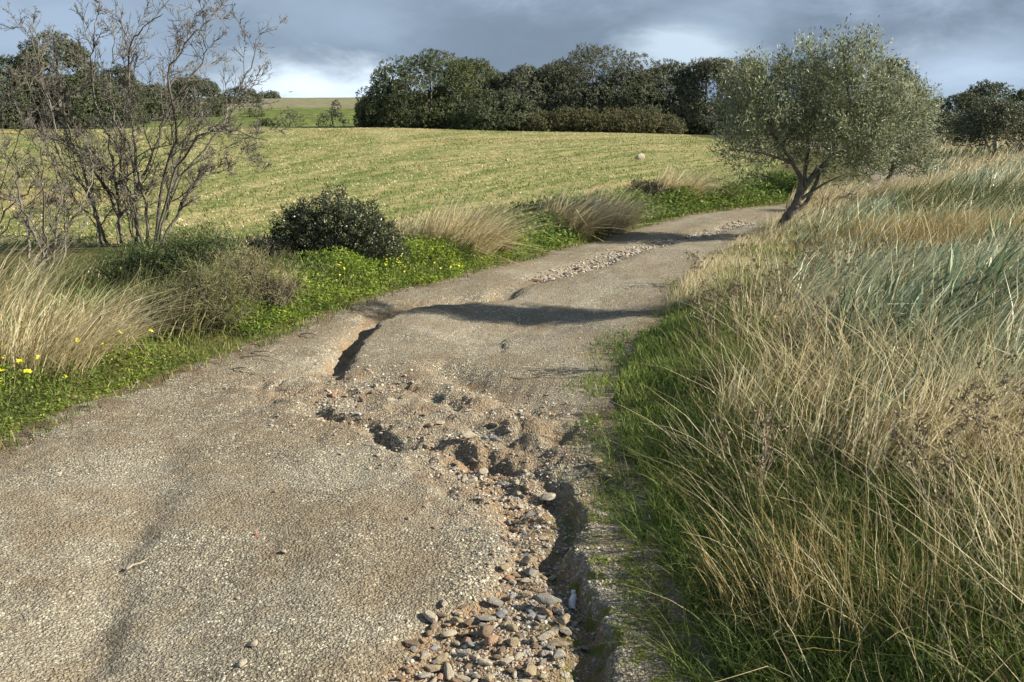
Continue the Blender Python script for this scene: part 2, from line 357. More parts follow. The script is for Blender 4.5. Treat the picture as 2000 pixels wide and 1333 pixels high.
def ground_material():
    m, t = material('field_and_verge_soil')
    pos = t.n('NewGeometry').outputs['Position']; fld = t.n('Attribute', attribute_name='field').outputs['Fac']; far = t.n('Attribute', attribute_name='far').outputs['Fac']
    hill = t.n('Attribute', attribute_name='hill').outputs['Fac']
    # rows of the field, slightly bowed
    sx = t.n('SeparateXYZ', {0: pos}); wob_ = t.math('MULTIPLY', t.noise(pos, 0.12, 3), 5.0)
    rc = t.math('MULTIPLY', t.math('ADD', t.math('ADD', sx.outputs[0], 5.3), wob_), t.math('EXPONENT', t.math('MULTIPLY', t.math('SUBTRACT', sx.outputs[1], 25.0), -0.045)))
    rows = t.noise(t.n('CombineXYZ', {0: t.math('MULTIPLY', rc, 2.4), 1: t.math('MULTIPLY', sx.outputs[1], 0.10), 2: 0.0}).outputs[0], 1.0, 4, 0.65)
    sp = t.noise(pos, 3.2, 5, 0.7); big = t.noise(pos, 0.13, 3)
    f = t.math('ADD', t.math('MULTIPLY', rows, 0.55), t.math('MULTIPLY', sp, 0.45))
    fcol = t.ramp(f, [(0.34, (0.085, 0.125, 0.03)), (0.46, (0.155, 0.18, 0.06)), (0.555, (0.30, 0.27, 0.12)), (0.66, (0.45, 0.365, 0.21))])
    fcol = t.mix(t.math('MULTIPLY', t.step(big, 0.52, 0.66), 0.55), fcol, t.mix(sp, (0.22, 0.15, 0.075), (0.46, 0.33, 0.18)))
    vs = t.noise(pos, 5, 4, 0.7)
    vcol = t.ramp(vs, [(0.35, (0.045, 0.040, 0.018)), (0.55, (0.085, 0.085, 0.030)), (0.7, (0.15, 0.12, 0.06))])
    gcol = t.ramp(t.noise(pos, 0.9, 5, 0.7), [(0.35, (0.06, 0.085, 0.025)), (0.52, (0.12, 0.155, 0.04)), (0.68, (0.27, 0.26, 0.11))])
    hcol = t.ramp(t.noise(pos, 0.5, 5, 0.7), [(0.35, (0.14, 0.14, 0.08)), (0.65, (0.26, 0.24, 0.15))])
    col = t.mix(fld, vcol, fcol); col = t.mix(far, col, gcol); col = t.mix(hill, col, hcol)
    bp = t.n('Bump', {'Height': sp, 'Distance': 0.06, 'Strength': 0.9})
    t.n('OutputMaterial', {'Surface': t.n('BsdfPrincipled', {'Base Color': col, 'Roughness': 1.0, 'Specular IOR Level': 0.1, 'Normal': bp})})
    return m
def stone_material(name, a, b):
    m, t = material(name); g = t.n('TexCoord').outputs['Object']
    r = t.n('ObjectInfo').outputs['Random']
    wv = t.n('VectorMath', {0: g, 1: t.n('CombineXYZ', {0: r, 1: r, 2: r})}, operation='ADD').outputs[0]
    n = t.noise(wv, 2.5, 5, 0.65); fine = t.noise(wv, 14, 4, 0.7)
    c = t.ramp(t.math('ADD', t.math('MULTIPLY', n, .6), t.math('MULTIPLY', fine, .4)), [(0.33, a), (0.66, b)])
    c = t.mix(t.math('MULTIPLY', r, 0.3), c, tuple(0.55 * q for q in a))
    c = t.mix(t.math('MULTIPLY', t.step(fine, .52, .66), 0.4), c, (0.22, 0.13, 0.075))
    bp = t.n('Bump', {'Height': fine, 'Distance': 0.05, 'Strength': 0.6})
    t.n('OutputMaterial', {'Surface': t.n('BsdfPrincipled', {'Base Color': c, 'Roughness': 0.85, 'Normal': bp})}); return m
def pebble_material():
    m, t = material('pebbles'); rnd = t.n('Attribute', attribute_name='rnd').outputs['Fac']
    c = t.ramp(rnd, [(0, (0.14, 0.11, 0.085)), (0.2, (0.26, 0.225, 0.18)), (0.45, (0.36, 0.32, 0.255)), (0.65, (0.40, 0.29, 0.19)), (0.8, (0.30, 0.30, 0.28)), (1, (0.60, 0.56, 0.47))])
    t.n('OutputMaterial', {'Surface': t.n('BsdfPrincipled', {'Base Color': c, 'Roughness': 0.9})}); return m
def plain(name, c, rough=0.6):
    m, t = material(name); g = t.n('TexCoord').outputs['Object']
    cc = t.mix(t.noise(g, 9, 4), tuple(0.75 * q for q in c), c)
    t.n('OutputMaterial', {'Surface': t.n('BsdfPrincipled', {'Base Color': cc, 'Roughness': rough})}); return m

# ------------------------------------------------------------------ ground sheet
def axis(lo, hi, s0, k):
    """coordinates growing geometrically away from zero"""
    p = [0.0]; s = s0
    while p[-1] < hi: p.append(p[-1] + s); s = s0 + k * p[-1]
    q = [0.0]; s = s0
    while q[-1] > lo: q.append(q[-1] - s); s = s0 + k * abs(q[-1])
    return np.array(sorted(set(q + p)))
gx = axis(-700, 700, 0.07, 0.014); gy = np.concatenate([axis(-60, -0.01, 0.3, 0.06)[:-1], axis(0, 900, 0.06, 0.011)[1:]])
X, Y = np.meshgrid(gx, gy); Z = groundz(X, Y)
ny, nx = X.shape; idx = np.arange(ny * nx).reshape(ny, nx)
Fc = np.stack([idx[:-1, :-1], idx[:-1, 1:], idx[1:, 1:], idx[1:, :-1]], -1).reshape(-1, 4)
fm = sst(-0.3, 0.5, fieldm(X, Y)) * (X < left(Y) - 0.3)
crest = 80 + 0.03 * X + 1.0 * fbm(X, Y, .3, 2)
farm = sst(0, 2.0, Y - crest); hillm = sst(118, 126, Y + 5 * fbm(X, Y, .1, 2))
link('ground', mesh('ground', np.stack([X, Y, Z], -1).reshape(-1, 3), Fc, ground_material(), {'field': fm.ravel(), 'far': farm.ravel(), 'hill': hillm.ravel()}, True))['kind'] = 'structure'

# ------------------------------------------------------------------ road sheet
ys = [-3.0]
while ys[-1] < 55:
    v = ys[-1]; ys.append(v + (0.05 if v < 1.9 else max(0.011, 0.0032 * v * v * 0.35)))
ys = np.array(ys); nt = 300; tt = np.linspace(-0.07, 1.07, nt)
Yg = np.repeat(ys[:, None], nt, 1); Lg = left(Yg); Rg = right(Yg); Xg = Lg + (Rg - Lg) * tt[None, :]
Zg, rut, bed, rough = roadz(Xg, Yg, True)
u = (Rg - Xg); moss = sst(0.62, 0.3, u) * sst(4.6, 3.6, Yg) + 0.4 * sst(0.3, 0.05, u)
edge = np.maximum(sst(0.35, 0.0, Xg - Lg), 0.6 * sst(0.3, 0.0, u))
idx = np.arange(Yg.size).reshape(Yg.shape)
Fc = np.stack([idx[:-1, :-1], idx[:-1, 1:], idx[1:, 1:], idx[1:, :-1]], -1).reshape(-1, 4)
link('dirt_road', mesh('dirt_road', np.stack([Xg, Yg, Zg], -1).reshape(-1, 3), Fc, road_material(), {'rut': rut.ravel(), 'bed': bed.ravel(), 'rough': rough.ravel(), 'moss': np.clip(moss, 0, 1).ravel(), 'edge': edge.ravel()}, True))['kind'] = 'structure'

# ------------------------------------------------------------------ loose gravel (stuff)
def rockmesh(seed, sub=2, flat=0.6, rough=0.18):
    import bmesh
    bm = bmesh.new(); bmesh.ops.create_icosphere(bm, subdivisions=sub, radius=1.0)
    rg = np.random.default_rng(seed); V = np.array([v.co[:] for v in bm.verts]); Fi = np.array([[v.index for v in f.verts] for f in bm.faces]); bm.free()
    for _ in range(16):                                   # chip flat facets off a ball
        n = rg.normal(0, 1, 3); n /= np.linalg.norm(n); h = rg.uniform(0.42, 0.80); d = V @ n; V -= np.outer(np.maximum(d - h, 0), n) * 0.9
    V += rg.normal(0, rough * 0.12, V.shape)
    V *= np.array([1, rg.uniform(.65, .95), flat * rg.uniform(.8, 1.2)])
    return V, Fi
def scatter_pebbles(name, label, pts, size, sub=1, seed0=50):
    tm = [rockmesh(seed0 + i, sub) for i in range(6)]; parts = []
    which = RNG.integers(0, 6, len(pts))
    for i, (V0, F0) in enumerate(tm):
        P = pts[which == i]; S = size[which == i]; n = len(P)
        if not n: continue
        a = RNG.uniform(0, 6.28, n); c, s = np.cos(a)[:, None], np.sin(a)[:, None]
        V = np.stack([V0[None, :, 0] * c - V0[None, :, 1] * s, V0[None, :, 0] * s + V0[None, :, 1] * c, np.repeat(V0[None, :, 2], n, 0)], -1) * S[:, None, None]
        V = V + P[:, None, :] + np.array([0, 0, 1]) * (S * 0.12)[:, None, None]
        Fi = (np.arange(n) * len(V0))[:, None, None] + F0[None]
        parts.append((V.reshape(-1, 3), Fi.reshape(-1, 3), {'rnd': np.repeat(RNG.random(n), len(V0))}))
    V, Fi, at = merge(parts)
    return tag(link(name, mesh(name, V, Fi, PEB, at, False)), label, 'gravel', None, 'stuff')
PEB = pebble_material()
n = 42000
yy = 2.2 + 10 * RNG.random(n) ** 1.8; xx = left(yy) + (right(yy) - left(yy)) * RNG.random(n)
zz, ru, be, ro = roadz(xx, yy, True)
dens = np.clip(0.35 + 0.5 * vnoise(xx * 3, yy * 3) + 0.9 * be + 0.4 * ro, 0.05, 1); keep = RNG.random(n) < dens
sz = (0.0022 + 0.0045 * RNG.random(n) ** 3 + (be + 0.5 * ro) * 0.008 * RNG.random(n) ** 2) * np.clip(yy / 4, 0.8, 1.7)
scatter_pebbles('loose_gravel', 'small loose gravel scattered over the eroded dirt track', np.stack([xx, yy, zz], 1)[keep], sz[keep], 1)

n = 5200; P_ = RUTS[2][0][9:]; seg = RNG.integers(0, len(P_) - 1, n); tq = RNG.random(n)
xx = P_[seg, 0] + (P_[seg + 1, 0] - P_[seg, 0]) * tq + RNG.normal(-.03, .09, n); yy = P_[seg, 1] + (P_[seg + 1, 1] - P_[seg, 1]) * tq
scatter_pebbles('gully_rubble', 'pale broken rubble filling the far gully of the track', np.stack([xx, yy, surfz(xx, yy)], 1), .008 + .022 * RNG.random(n) ** 2.5, 1, 90)
n = 5200; seg = RNG.integers(0, len(ROUGH_C) - 1, n); tq = RNG.random(n); P_ = ROUGH_C
xx = P_[seg, 0] + (P_[seg + 1, 0] - P_[seg, 0]) * tq + RNG.normal(0, .33, n); yy = P_[seg, 1] + (P_[seg + 1, 1] - P_[seg, 1]) * tq + RNG.normal(0, .35, n); k = vnoise(xx * 4, yy * 4) > -.08; xx = xx[k]; yy = yy[k]
scatter_pebbles('broken_chips', 'angular chips and crumbs over the broken middle of the track', np.stack([xx, yy, surfz(xx, yy)], 1), .003 + .017 * RNG.random(len(xx)) ** 3.5, 1, 110)
n = 5000; seg = RNG.integers(0, len(BED) - 1, n); tq = RNG.random(n)
xx = BED[seg, 0] + (BED[seg + 1, 0] - BED[seg, 0]) * tq + RNG.normal(0, .13, n); yy = BED[seg, 1] + (BED[seg + 1, 1] - BED[seg, 1]) * tq
scatter_pebbles('rut_gravel', 'coarse gravel between the loose stones of the rut', np.stack([xx, yy, surfz(xx, yy)], 1), .004 + .010 * RNG.random(n) ** 2, 1, 70)
# ------------------------------------------------------------------ rut stones, one object each
STM = {'tan': stone_material('tan_stone', (0.30, 0.23, 0.14), (0.56, 0.46, 0.31)), 'grey': stone_material('grey_stone', (0.22, 0.205, 0.175), (0.45, 0.43, 0.375)),
       'blue': stone_material('blue_grey_stone', (0.19, 0.20, 0.21), (0.40, 0.42, 0.43)), 'cream': stone_material('cream_stone', (0.40, 0.34, 0.25), (0.64, 0.57, 0.45)),
       'red': stone_material('reddish_stone', (0.30, 0.17, 0.10), (0.50, 0.34, 0.23)), 'brown': stone_material('brown_stone', (0.16, 0.11, 0.07), (0.33, 0.24, 0.16))}
ROCKS = {}
def rock_me(ckey, v, smooth):
    k = (ckey, v)
    if k not in ROCKS:
        V, Fi = rockmesh(200 + v, 3, 0.62 if v < 8 else 0.35, 0.12)
        ROCKS[k] = mesh('stone', V, Fi, STM[ckey], None, v % 3 != 1)
    return ROCKS[k]
placed = []
def stone(x, y, r, ckey, label, group=None, v=None, flat=1.0, name='stone', cat='stone', sink=0.06, long=1.0):
    v = random.randrange(8) if v is None else v
    z = float(surfz(np.array([x]), np.array([y]))[0])
    o = link(name, rock_me(ckey, v, True), None, (x, y, z + r * (0.62 * flat - sink)), random.uniform(0, 6.28))
    o.scale = (r * long, r, r * flat); o.rotation_euler.x = random.uniform(-.15, .15); o.rotation_euler.y = random.uniform(-.15, .15)
    placed.append((x, y, r)); return tag(o, label, cat, group)
NAMED = [  # zoomed pixel (x, y), width, colour, mesh, flatness, label
 (960, 740, 105, 'grey', 2, .8, 'smooth grey oval stone beside the steep bank where the rut narrows'),
 (815, 712, 88, 'tan', 1, 1., 'round tan stone with orange soil below, on the left edge of the narrow rut'),
 (950, 685, 105, 'tan', 9, 1.2, 'flat tan stone just above the smooth grey oval one in the rut'),
 (1060, 925, 165, 'grey', 8, 1.3, 'large grey slab tilted against others near the white litter'),
 (935, 868, 82, 'tan', 4, 1.1, 'lumpy tan stone behind the large grey slab'),
 (1040, 862, 82, 'brown', 5, 1., 'grey brown stone between the lumpy tan one and the white litter'),
 (855, 872, 62, 'blue', 6, 1.2, 'pale blue grey faceted stone left of the lumpy tan one'),
 (798, 970, 92, 'blue', 3, .8, 'blue grey oval stone alone at the left of the slab pile'),
 (965, 985, 80, 'blue', 7, 1.1, 'blue grey angular stone leaning on the front of the slab pile'),
 (1120, 965, 95, 'grey', 0, .9, 'greenish grey rounded stone right of the slab pile'),
 (710, 1085, 135, 'brown', 3, 1.1, 'biggest grey brown rock with a split face in the lower stone bed'),
 (500, 1085, 112, 'cream', 6, .8, 'long beige block of stone at the left of the biggest rock'),
 (592, 1088, 68, 'brown', 5, 1.1, 'small dark stone wedged between beige block and the biggest rock'),
 (863, 1130, 112, 'tan', 1, .95, 'rounded pillow shaped tan stone in the middle of the lower bed'),
 (655, 1217, 84, 'cream', 0, 1.1, 'round beige stone standing in front of the biggest rock'),
 (887, 1208, 92, 'cream', 6, 1.0, 'angular cream stone right in front of the pillow shaped stone'),
 (368, 1217, 82, 'cream', 9, 1.6, 'pale flat stone farthest left in the lower stone bed'),
 (730, 1142, 135, 'red', 10, 1.1, 'flat reddish stone beneath the biggest rock'),
 (1130, 1255, 80, 'cream', 4, 1.0, 'cream stone in front of the pale greenish slab near the rut floor'),
 (1120, 1213, 135, 'grey', 11, 1.1, 'pale greenish flat slab in the lower right of the stone bed'),
 (655, 1312, 82, 'grey', 2, .8, 'whitish grey oval stone at the bottom edge of the photo'),
 (822, 1030, 74, 'tan', 5, 1.0, 'orange tan stone below the pile of blue grey stones'),
 (1140, 1022, 112, 'tan', 9, 1.4, 'long low tan stone in front of the slab pile'),
 (1208, 1028, 66, 'cream', 1, 1.1, 'small rounded stone at the right end of the long low tan one'),
 (1234, 1000, 62, 'tan', 7, .9, 'yellowish oval stone closest to the steep rut wall'),
 (845, 460, 76, 'grey', 3, .8, 'grey mottled stone in the upper narrow part of the rut'),
 (965, 430, 92, 'grey', 8, 1.2, 'flat grey stone in the upper rut by orange clay'),
 (830, 370, 52, 'cream', 0, 1.1, 'pale round stone high in the rut near its left edge'),
 (1060, 352, 112, 'cream', 9, 1.2, 'flat cream stone reaching to the shaded rut wall'),
 (1258, 1158, 84, 'grey', 10, .8, 'thin pale slab lying against the dark rut wall'),
 (552, 1015, 84, 'tan', 9, 1.4, 'flat tan stone behind the long beige block'),
 (640, 110, 62, 'grey', 2, .9, 'smooth grey stone inside the dark washed out hole'),
 (388, 32, 78, 'tan', 1, .8, 'oval tan stone on the rim left of the dark hole'),
 (550, 126, 70, 'red', 4, .8, 'brick red stone at the lip of the dark hole'),
 (700, 190, 84, 'cream', 9, 1.4, 'pale flat stone just below the dark hole'),
 (935, 262, 66, 'tan', 5, 1., 'tan stone in the upper middle of the stone trail'),
 (1060, 185, 66, 'grey', 8, 1.1, 'flat grey stone under the shaded shoulder at the top of the rut'),
]
for zx, zy, zw, ck, v, fl, lab in NAMED:
    px, py = 700 + zx * .35, 866 + zy * .35
    x, y, z = hit(px, py); dep = y * math.cos(PITCH) + (CAMZ - z) * math.sin(PITCH)
    stone(x, y, zw * .35 / F * dep * 0.5, ck, lab, 'loose stones in the washed out rut', v, fl)
keys = ['tan', 'cream', 'grey', 'brown', 'cream', 'tan', 'tan', 'cream', 'red', 'grey', 'blue', 'tan', 'cream', 'tan', 'brown', 'tan', 'brown']
def fill_stones(count, sampler, rlo, rhi, label, group, tries=9000):
    k = 0
    for _ in range(tries):
        if k >= count: break
        x, y = sampler(); r = rlo + (rhi - rlo) * random.random() ** 1.5
        if any((x - a) ** 2 + (y - b) ** 2 < (0.72 * (r + q)) ** 2 for a, b, q in placed): continue
        ck = random.choice(keys); nm = {'tan': 'tan', 'cream': 'pale cream', 'grey': 'grey', 'brown': 'dark brown', 'blue': 'blue grey', 'red': 'reddish'}[ck]
        stone(x, y, r, ck, label.replace('COLOUR', nm), group, None, random.uniform(.7, 1.1), long=random.uniform(1, 1.5)); k += 1
def samp(P, sl, sr):
    def f():
        i = random.randrange(len(P) - 1); t = random.random(); a = P[i]; b = P[i + 1]
        return a[0] + (b[0] - a[0]) * t + random.uniform(-sl, sr) * 1.0, a[1] + (b[1] - a[1]) * t + random.uniform(-.05, .05)
    return f
fill_stones(105, samp(BED[:3], .30, .15), .014, .036, 'small COLOUR stone among the loose stones of the lower rut bed', 'loose stones in the washed out rut')
fill_stones(60, samp(BED[2:], .12, .08), .011, .028, 'small COLOUR stone among the loose stones of the narrow upper rut', 'loose stones in the washed out rut')
G3 = RUTS[2][0]
fill_stones(62, samp(G3[9:14], .15, .10), .018, .045, 'COLOUR stone in the line of rubble along the far gully', 'rubble stones along the far gully')
fill_stones(34, samp(ROUGH_C, .35, .35), .014, .036, 'COLOUR stone on the broken middle part of the track', 'stones on the broken middle of the track')
for px, py, wpx, ck, v, lab in [(493, 1260, 32, 'cream', 9, 'pale flat pebble pressed into the gravel left of the rut near the bottom edge'), (470, 1300, 34, 'cream', 10, 'long pale stone flush with the gravel at the bottom edge'), (372, 736, 0, 'cream', 1, ''),
        (268, 748, 16, 'cream', 1, 'pale stone at the left grass edge of the track'), (465, 1170, 16, 'cream', 0, 'small whitish stone lying in mid track gravel'),
        (592, 637, 0, 'tan', 1, ''), (860, 828, 26, 'cream', 9, 'pale angular chip on the broken middle of the track'), (555, 1079, 22, 'cream', 10, 'thin pale stone right of the red fragment')]:
    if not lab: continue
    x, y, z = hit(px, py); dep = y * math.cos(PITCH) + (CAMZ - z) * math.sin(PITCH)
    stone(x, y, wpx / F * dep * .5, ck, lab, None, v, .8, sink=.3)

# ------------------------------------------------------------------ litter, stick, red fragment
def litter():
    x, y, z = hit(1118, 1190)
    t = thing('crushed_bottle', 'crushed white plastic bottle piece stuck between stones in the rut', 'litter', (x, y, z))
    tb = Tubes(); P = [(0, 0, 0.0), (.002, .01, .012), (.001, .016, .03), (.004, .02, .045), (.004, .022, .05)]; tb.add(P, [.011, .014, .0135, .009, .007], 12)
    V, Fi = tb.get(); V[:, 0] += .003 * np.sin(V[:, 2] * 300); link('bottle_body', mesh('bottle_body', V, Fi, plain('white_plastic', (0.78, 0.80, 0.84), .3), None, True), t)
    tb = Tubes(); tb.add([(.004, .022, .049), (.004, .024, .058)], [.0085, .0085], 12); tb.add([(.004, .024, .058), (.004, .024, .0585)], [.0085, .0005], 12); V, Fi = tb.get()
    link('bottle_cap', mesh('bottle_cap', V, Fi, plain('pale_cap', (0.6, 0.66, 0.72), .4), None, False), t)
litter()
x, y, z = hit(500, 1045); V, Fi = rockmesh(77, 2, .3, .3)
tag(link('brick_fragment', mesh('brick_fragment', V * .014, Fi, plain('brick_red', (0.62, 0.10, 0.045), .8)), None, (x, y, z + .003), .4), 'small bright red fragment lying on the grey gravel', 'fragment')
def stick(p0, p1, rad, label, seed, lift_=.01):
    rg = np.random.default_rng(seed); a = hit(*p0); b = hit(*p1); m = 9; P = []
    for i in range(m):
        f = i / (m - 1); xx_ = a[0] + (b[0] - a[0]) * f + rg.normal(0, .005); yy_ = a[1] + (b[1] - a[1]) * f + rg.normal(0, .006)
        P.append((xx_, yy_, float(surfz(np.array([xx_]), np.array([yy_]))[0]) + rad * 1.2 + lift_ * math.sin(f * 3.14)))
    P = np.array(P); o0 = P[0].copy(); tb = Tubes(); tb.add(P - o0, np.linspace(rad, rad * .5, m), 6); tb.add([P[5] - o0, P[5] - o0 + (.03, .02, .012)], [rad * .5, rad * .2], 5)
    V, Fi = tb.get(); tag(link('stick', mesh('stick', V, Fi, bark(f'dry_wood', (.24, .2, .14), (.52, .46, .33)), None, True), None, tuple(o0)), label, 'stick')
stick((243, 1117), (287, 1101), .005, 'short pale twig lying beside the shallow left wheel rut', 1)
stick((35, 860), (165, 855), .004, 'long thin dry stick at the left grass edge of the track', 2)
for i, (a, b, l) in enumerate([((455, 722), (505, 733), 'dark dry twig lying nearest of those beside the grey dry thicket'), ((495, 690), (545, 697), 'short dark twig just behind the longest one beside the thicket'), ((470, 700), (560, 712), 'longest dark twig on the track edge beside the grey dry thicket'), ((590, 655), (625, 662), 'small dark twig farthest along the left grass edge')]):
    stick(a, b, .006, l, 5 + i, .02)

# ------------------------------------------------------------------ grass (stuff)
def rootz(x, y): return groundz(x, y) - 0.01
def lowf(x, y): return 1 - .68 * np.exp(-(((x - 2.95) / 1.0) ** 2 + ((y - 11.6) / 2.1) ** 2) ** 2)
def unit(a): return np.stack([np.cos(a), np.sin(a)], 1)
def grass(name, label, x, y, L, W, leanang, bend, mat, segs=3, cat='grass', droop=0.0):
    z = surfz(x, y) - .01; L = L * lowf(x, y)
    V, Fc, at = blades(np.stack([x, y, z], 1), L, W, unit(leanang), bend, segs, droop=droop)
    return tag(link(name, mesh(name, V, Fc, mat, at)), label, cat, None, 'stuff')
def clumps(name, label, nc, per, ya, yb, yp, u0, u1, up_, hlo, hhi, W, mat, wind=.3, bend=(.3, .9), crad=.07, segs=4, side='R', fan=1.0):
    """grass growing in many small tufts, each fanned outward and leaning with the wind"""
    y = ydist(nc, ya, yb, yp); u = u0 + (u1 - u0) * RNG.random(nc) ** up_; x = right(y) + u if side == 'R' else left(y) - u
    strip = (side == 'R') & (y > 4.5) & (y < 9.5) & (u < .55 + .3 * vnoise(y * 2, y * 0)) & (hhi > .2)
    k = ~strip & (x < .64 * y + 1.3) & (RNG.random(nc) < np.clip(.85 + 1.6 * vnoise(x * 1.5 + 3, y * 1.5), .1, 1)); x, y, u = x[k], y[k], u[k]; nc = len(x)
    hc = (hlo + (hhi - hlo) * RNG.random(nc) ** 1.3) * np.clip(.45 + np.abs(u) * .7, .4, 1.1) * np.clip(1.25 - .035 * y, .7, 1) * lowf(x, y); rc = RNG.random(nc)
    m = per; a = RNG.uniform(0, TAU, (nc, m)); rr_ = crad * np.sqrt(RNG.random((nc, m))) * np.clip(y / 5, 1, 3)[:, None]
    X_ = (x[:, None] + rr_ * np.cos(a)).ravel(); Y_ = (y[:, None] + rr_ * np.sin(a)).ravel(); Z_ = surfz(X_, Y_) - .01
    ln = np.stack([(fan * np.cos(a) + wind).ravel(), (fan * np.sin(a)).ravel() + RNG.normal(0, .2, nc * m)], 1)
    h = (hc[:, None] * (.4 + .6 * RNG.random((nc, m)) ** .7)).ravel(); Yr = np.repeat(y, m)
    V, Fc, at = blades(np.stack([X_, Y_, Z_], 1), h, (W * (.7 + .6 * RNG.random(nc * m)) * np.clip(.6 + .13 * Yr, .8, 4)), ln, RNG.uniform(bend[0], bend[1], nc * m), segs)
    k2 = (segs + 1) * 2; at['rnd'] = np.clip(.55 * np.repeat(rc, m * k2) + .45 * at['rnd'], 0, 1)
    return tag(link(name, mesh(name, V, Fc, mat, at)), label, 'grass', None, 'stuff')
M_green = veg('fresh_grass', [(0, (0.07, 0.105, 0.024)), (0.5, (0.155, 0.20, 0.05)), (0.85, (0.29, 0.32, 0.10)), (1, (0.50, 0.45, 0.20))], .4, (0.06, 0.12, 0.02))
M_strip = veg('bright_edge_grass', [(0, (0.09, 0.14, 0.03)), (0.5, (0.20, 0.275, 0.06)), (0.9, (0.34, 0.40, 0.11)), (1, (0.45, 0.46, 0.16))], .4, (0.08, 0.15, 0.03))
M_straw = veg('dry_straw', [(0, (0.25, 0.19, 0.10)), (0.3, (0.48, 0.40, 0.22)), (0.65, (0.70, 0.61, 0.38)), (1, (0.84, 0.78, 0.57))], .4)
M_mixed = veg('mixed_dry_green', [(0, (0.07, 0.10, 0.025)), (0.4, (0.16, 0.18, 0.06)), (0.75, (0.34, 0.30, 0.14)), (1, (0.76, 0.68, 0.44))], .22, (0.08, 0.12, 0.03), pscale=1.4)
M_blue = veg('blue_green_blades', [(0, (0.12, 0.16, 0.08)), (0.4, (0.31, 0.37, 0.22)), (0.75, (0.58, 0.61, 0.41)), (1, (0.80, 0.78, 0.57))], .3, rough=.4, spec=.5)
M_brown = veg('brown_stems', [(0, (0.12, 0.075, 0.04)), (0.5, (0.25, 0.175, 0.10)), (1, (0.42, 0.33, 0.20))], .2)
M_gold = veg('golden_grass', [(0, (0.20, 0.14, 0.045)), (0.5, (0.36, 0.27, 0.10)), (1, (0.52, 0.43, 0.21))], .3)
M_herb = veg('bright_herbs', [(0, (0.10, 0.17, 0.022)), (0.5, (0.23, 0.33, 0.04)), (0.9, (0.38, 0.46, 0.07)), (1, (0.52, 0.52, 0.16))], .45, (0.075, 0.13, 0.03), pscale=2.5)

def ydist(n, a, b, p=2.0): return a + (b - a) * RNG.random(n) ** p
TAU = 2 * math.pi
# right verge: short green grass along the track
n = 52000; y = ydist(n, 1.6, 13, 1.5); u = 1.15 * RNG.random(n) ** .9 - 0.26 + 0.05 * RNG.normal(size=n); x = right(y) + u + .25 * vnoise(x=y * 2.1, y=y * 0 + 3)
k = (RNG.random(n) < np.clip(1.05 + vnoise(x * 2, y * 2) * 1.6 - .8 * (u < -.08), .03, 1)); x, y, u = x[k], y[k], u[k]
grass('verge_grass', 'short fresh green grass along the right edge of the track', x, y, (.07 + .10 * RNG.random(len(x))) * (0.35 + 0.9 * np.clip(u + .1, 0, .8)), .004 + .0007 * y * RNG.random(len(x)), RNG.uniform(0, TAU, len(x)), .3 + .5 * RNG.random(len(x)), M_strip)
n = 16000; y = ydist(n, 2.0, 5.2, 1.); x = right(y) - .38 * RNG.random(n) ** 1.3 + .14; k = vnoise(x * 7, y * 5) > -.05 + .6 * (right(y) - x); x, y = x[k], y[k]
grass('shoulder_moss', 'mossy tufts creeping over the gravel shoulder beside the rut', x, y,   .018 + .045 * RNG.random(len(x)) * np.clip(1 - 2.5 * (right(y) - x), .2, 1), .004, RNG.uniform(0, TAU, len(x)), .8, M_green, 2)
# right verge: body of rough grass
clumps('rough_grass', 'tangled olive and straw coloured rough grass tufts covering the right verge', 2300, 26, 1.5, 15, 1.5, .25, 5.4, 1.15, .14, .38, .0040, M_mixed, .15, (.2, 1.0), fan=1.3)
clumps('under_grass', 'green grass tufts growing beneath the dry stalks of the right verge', 1500, 24, 1.5, 10, 1.3, .10, 3.4, 1.0, .10, .30, .0045, M_green, .1)
clumps('near_green_tufts', 'yellow green tufts hanging over the shoulder at the lower right', 520, 26, 1.9, 5.5, 1.0, -.08, .8, 1.0, .14, .46, .0038, M_green, -.15, (.3, 1.1), fan=1.3)
clumps('tall_dry_stalks', 'tall pale dry grass stalks swept to the right above the rough grass', 620, 12, 2.2, 13, 1.2, .45, 5.0, .9, .32, .72, .0046, M_straw, .6, (.25, 1.0), .09, 6, fan=1.2)
clumps('straggling_stalks', 'straggling pale stalks leaning over the track side of the near verge', 230, 8, 2.0, 5.2, 1.0, .10, 1.6, 1.0, .40, .75, .0036, M_straw, -.55, (.3, .8), .08, 5)
n = 3800; y = ydist(n, 1.9, 7.5, 1.2); u = .35 + 2.6 * RNG.random(n); x = right(y) + u
k = (x < .6 * y + .8); x, y, u = x[k], y[k], u[k]
grass('brown_stalks', 'thin brown crossing stems in the near right grass', x, y, (.25 + .35 * RNG.random(len(x))) * np.clip(.55 + u * .4, .6, 1), .003, RNG.uniform(0, TAU, len(x)), .2 + .6 * RNG.random(len(x)), M_brown, 4)
# blue-green drift
n = 11000; px = RNG.normal(0, 1, n); x = 3.5 + 1.3 * px; y = 7.4 + 2.1 * RNG.normal(0, 1, n); k = (x > right(y) + 1.0) & (y > 4.6) & (y < 15) & (x < .62 * y + 1) & (vnoise(x * .9, y * .9) > -.18); x, y = x[k], y[k]
grass('blue_green_grass', 'drift of blue green grass bent over by the wind on the right', x, y, .26 + .34 * RNG.random(len(x)), .0075 + .0006 * y, RNG.normal(.1, .6, len(x)), .5 + .4 * RNG.random(len(x)), M_blue, 5)
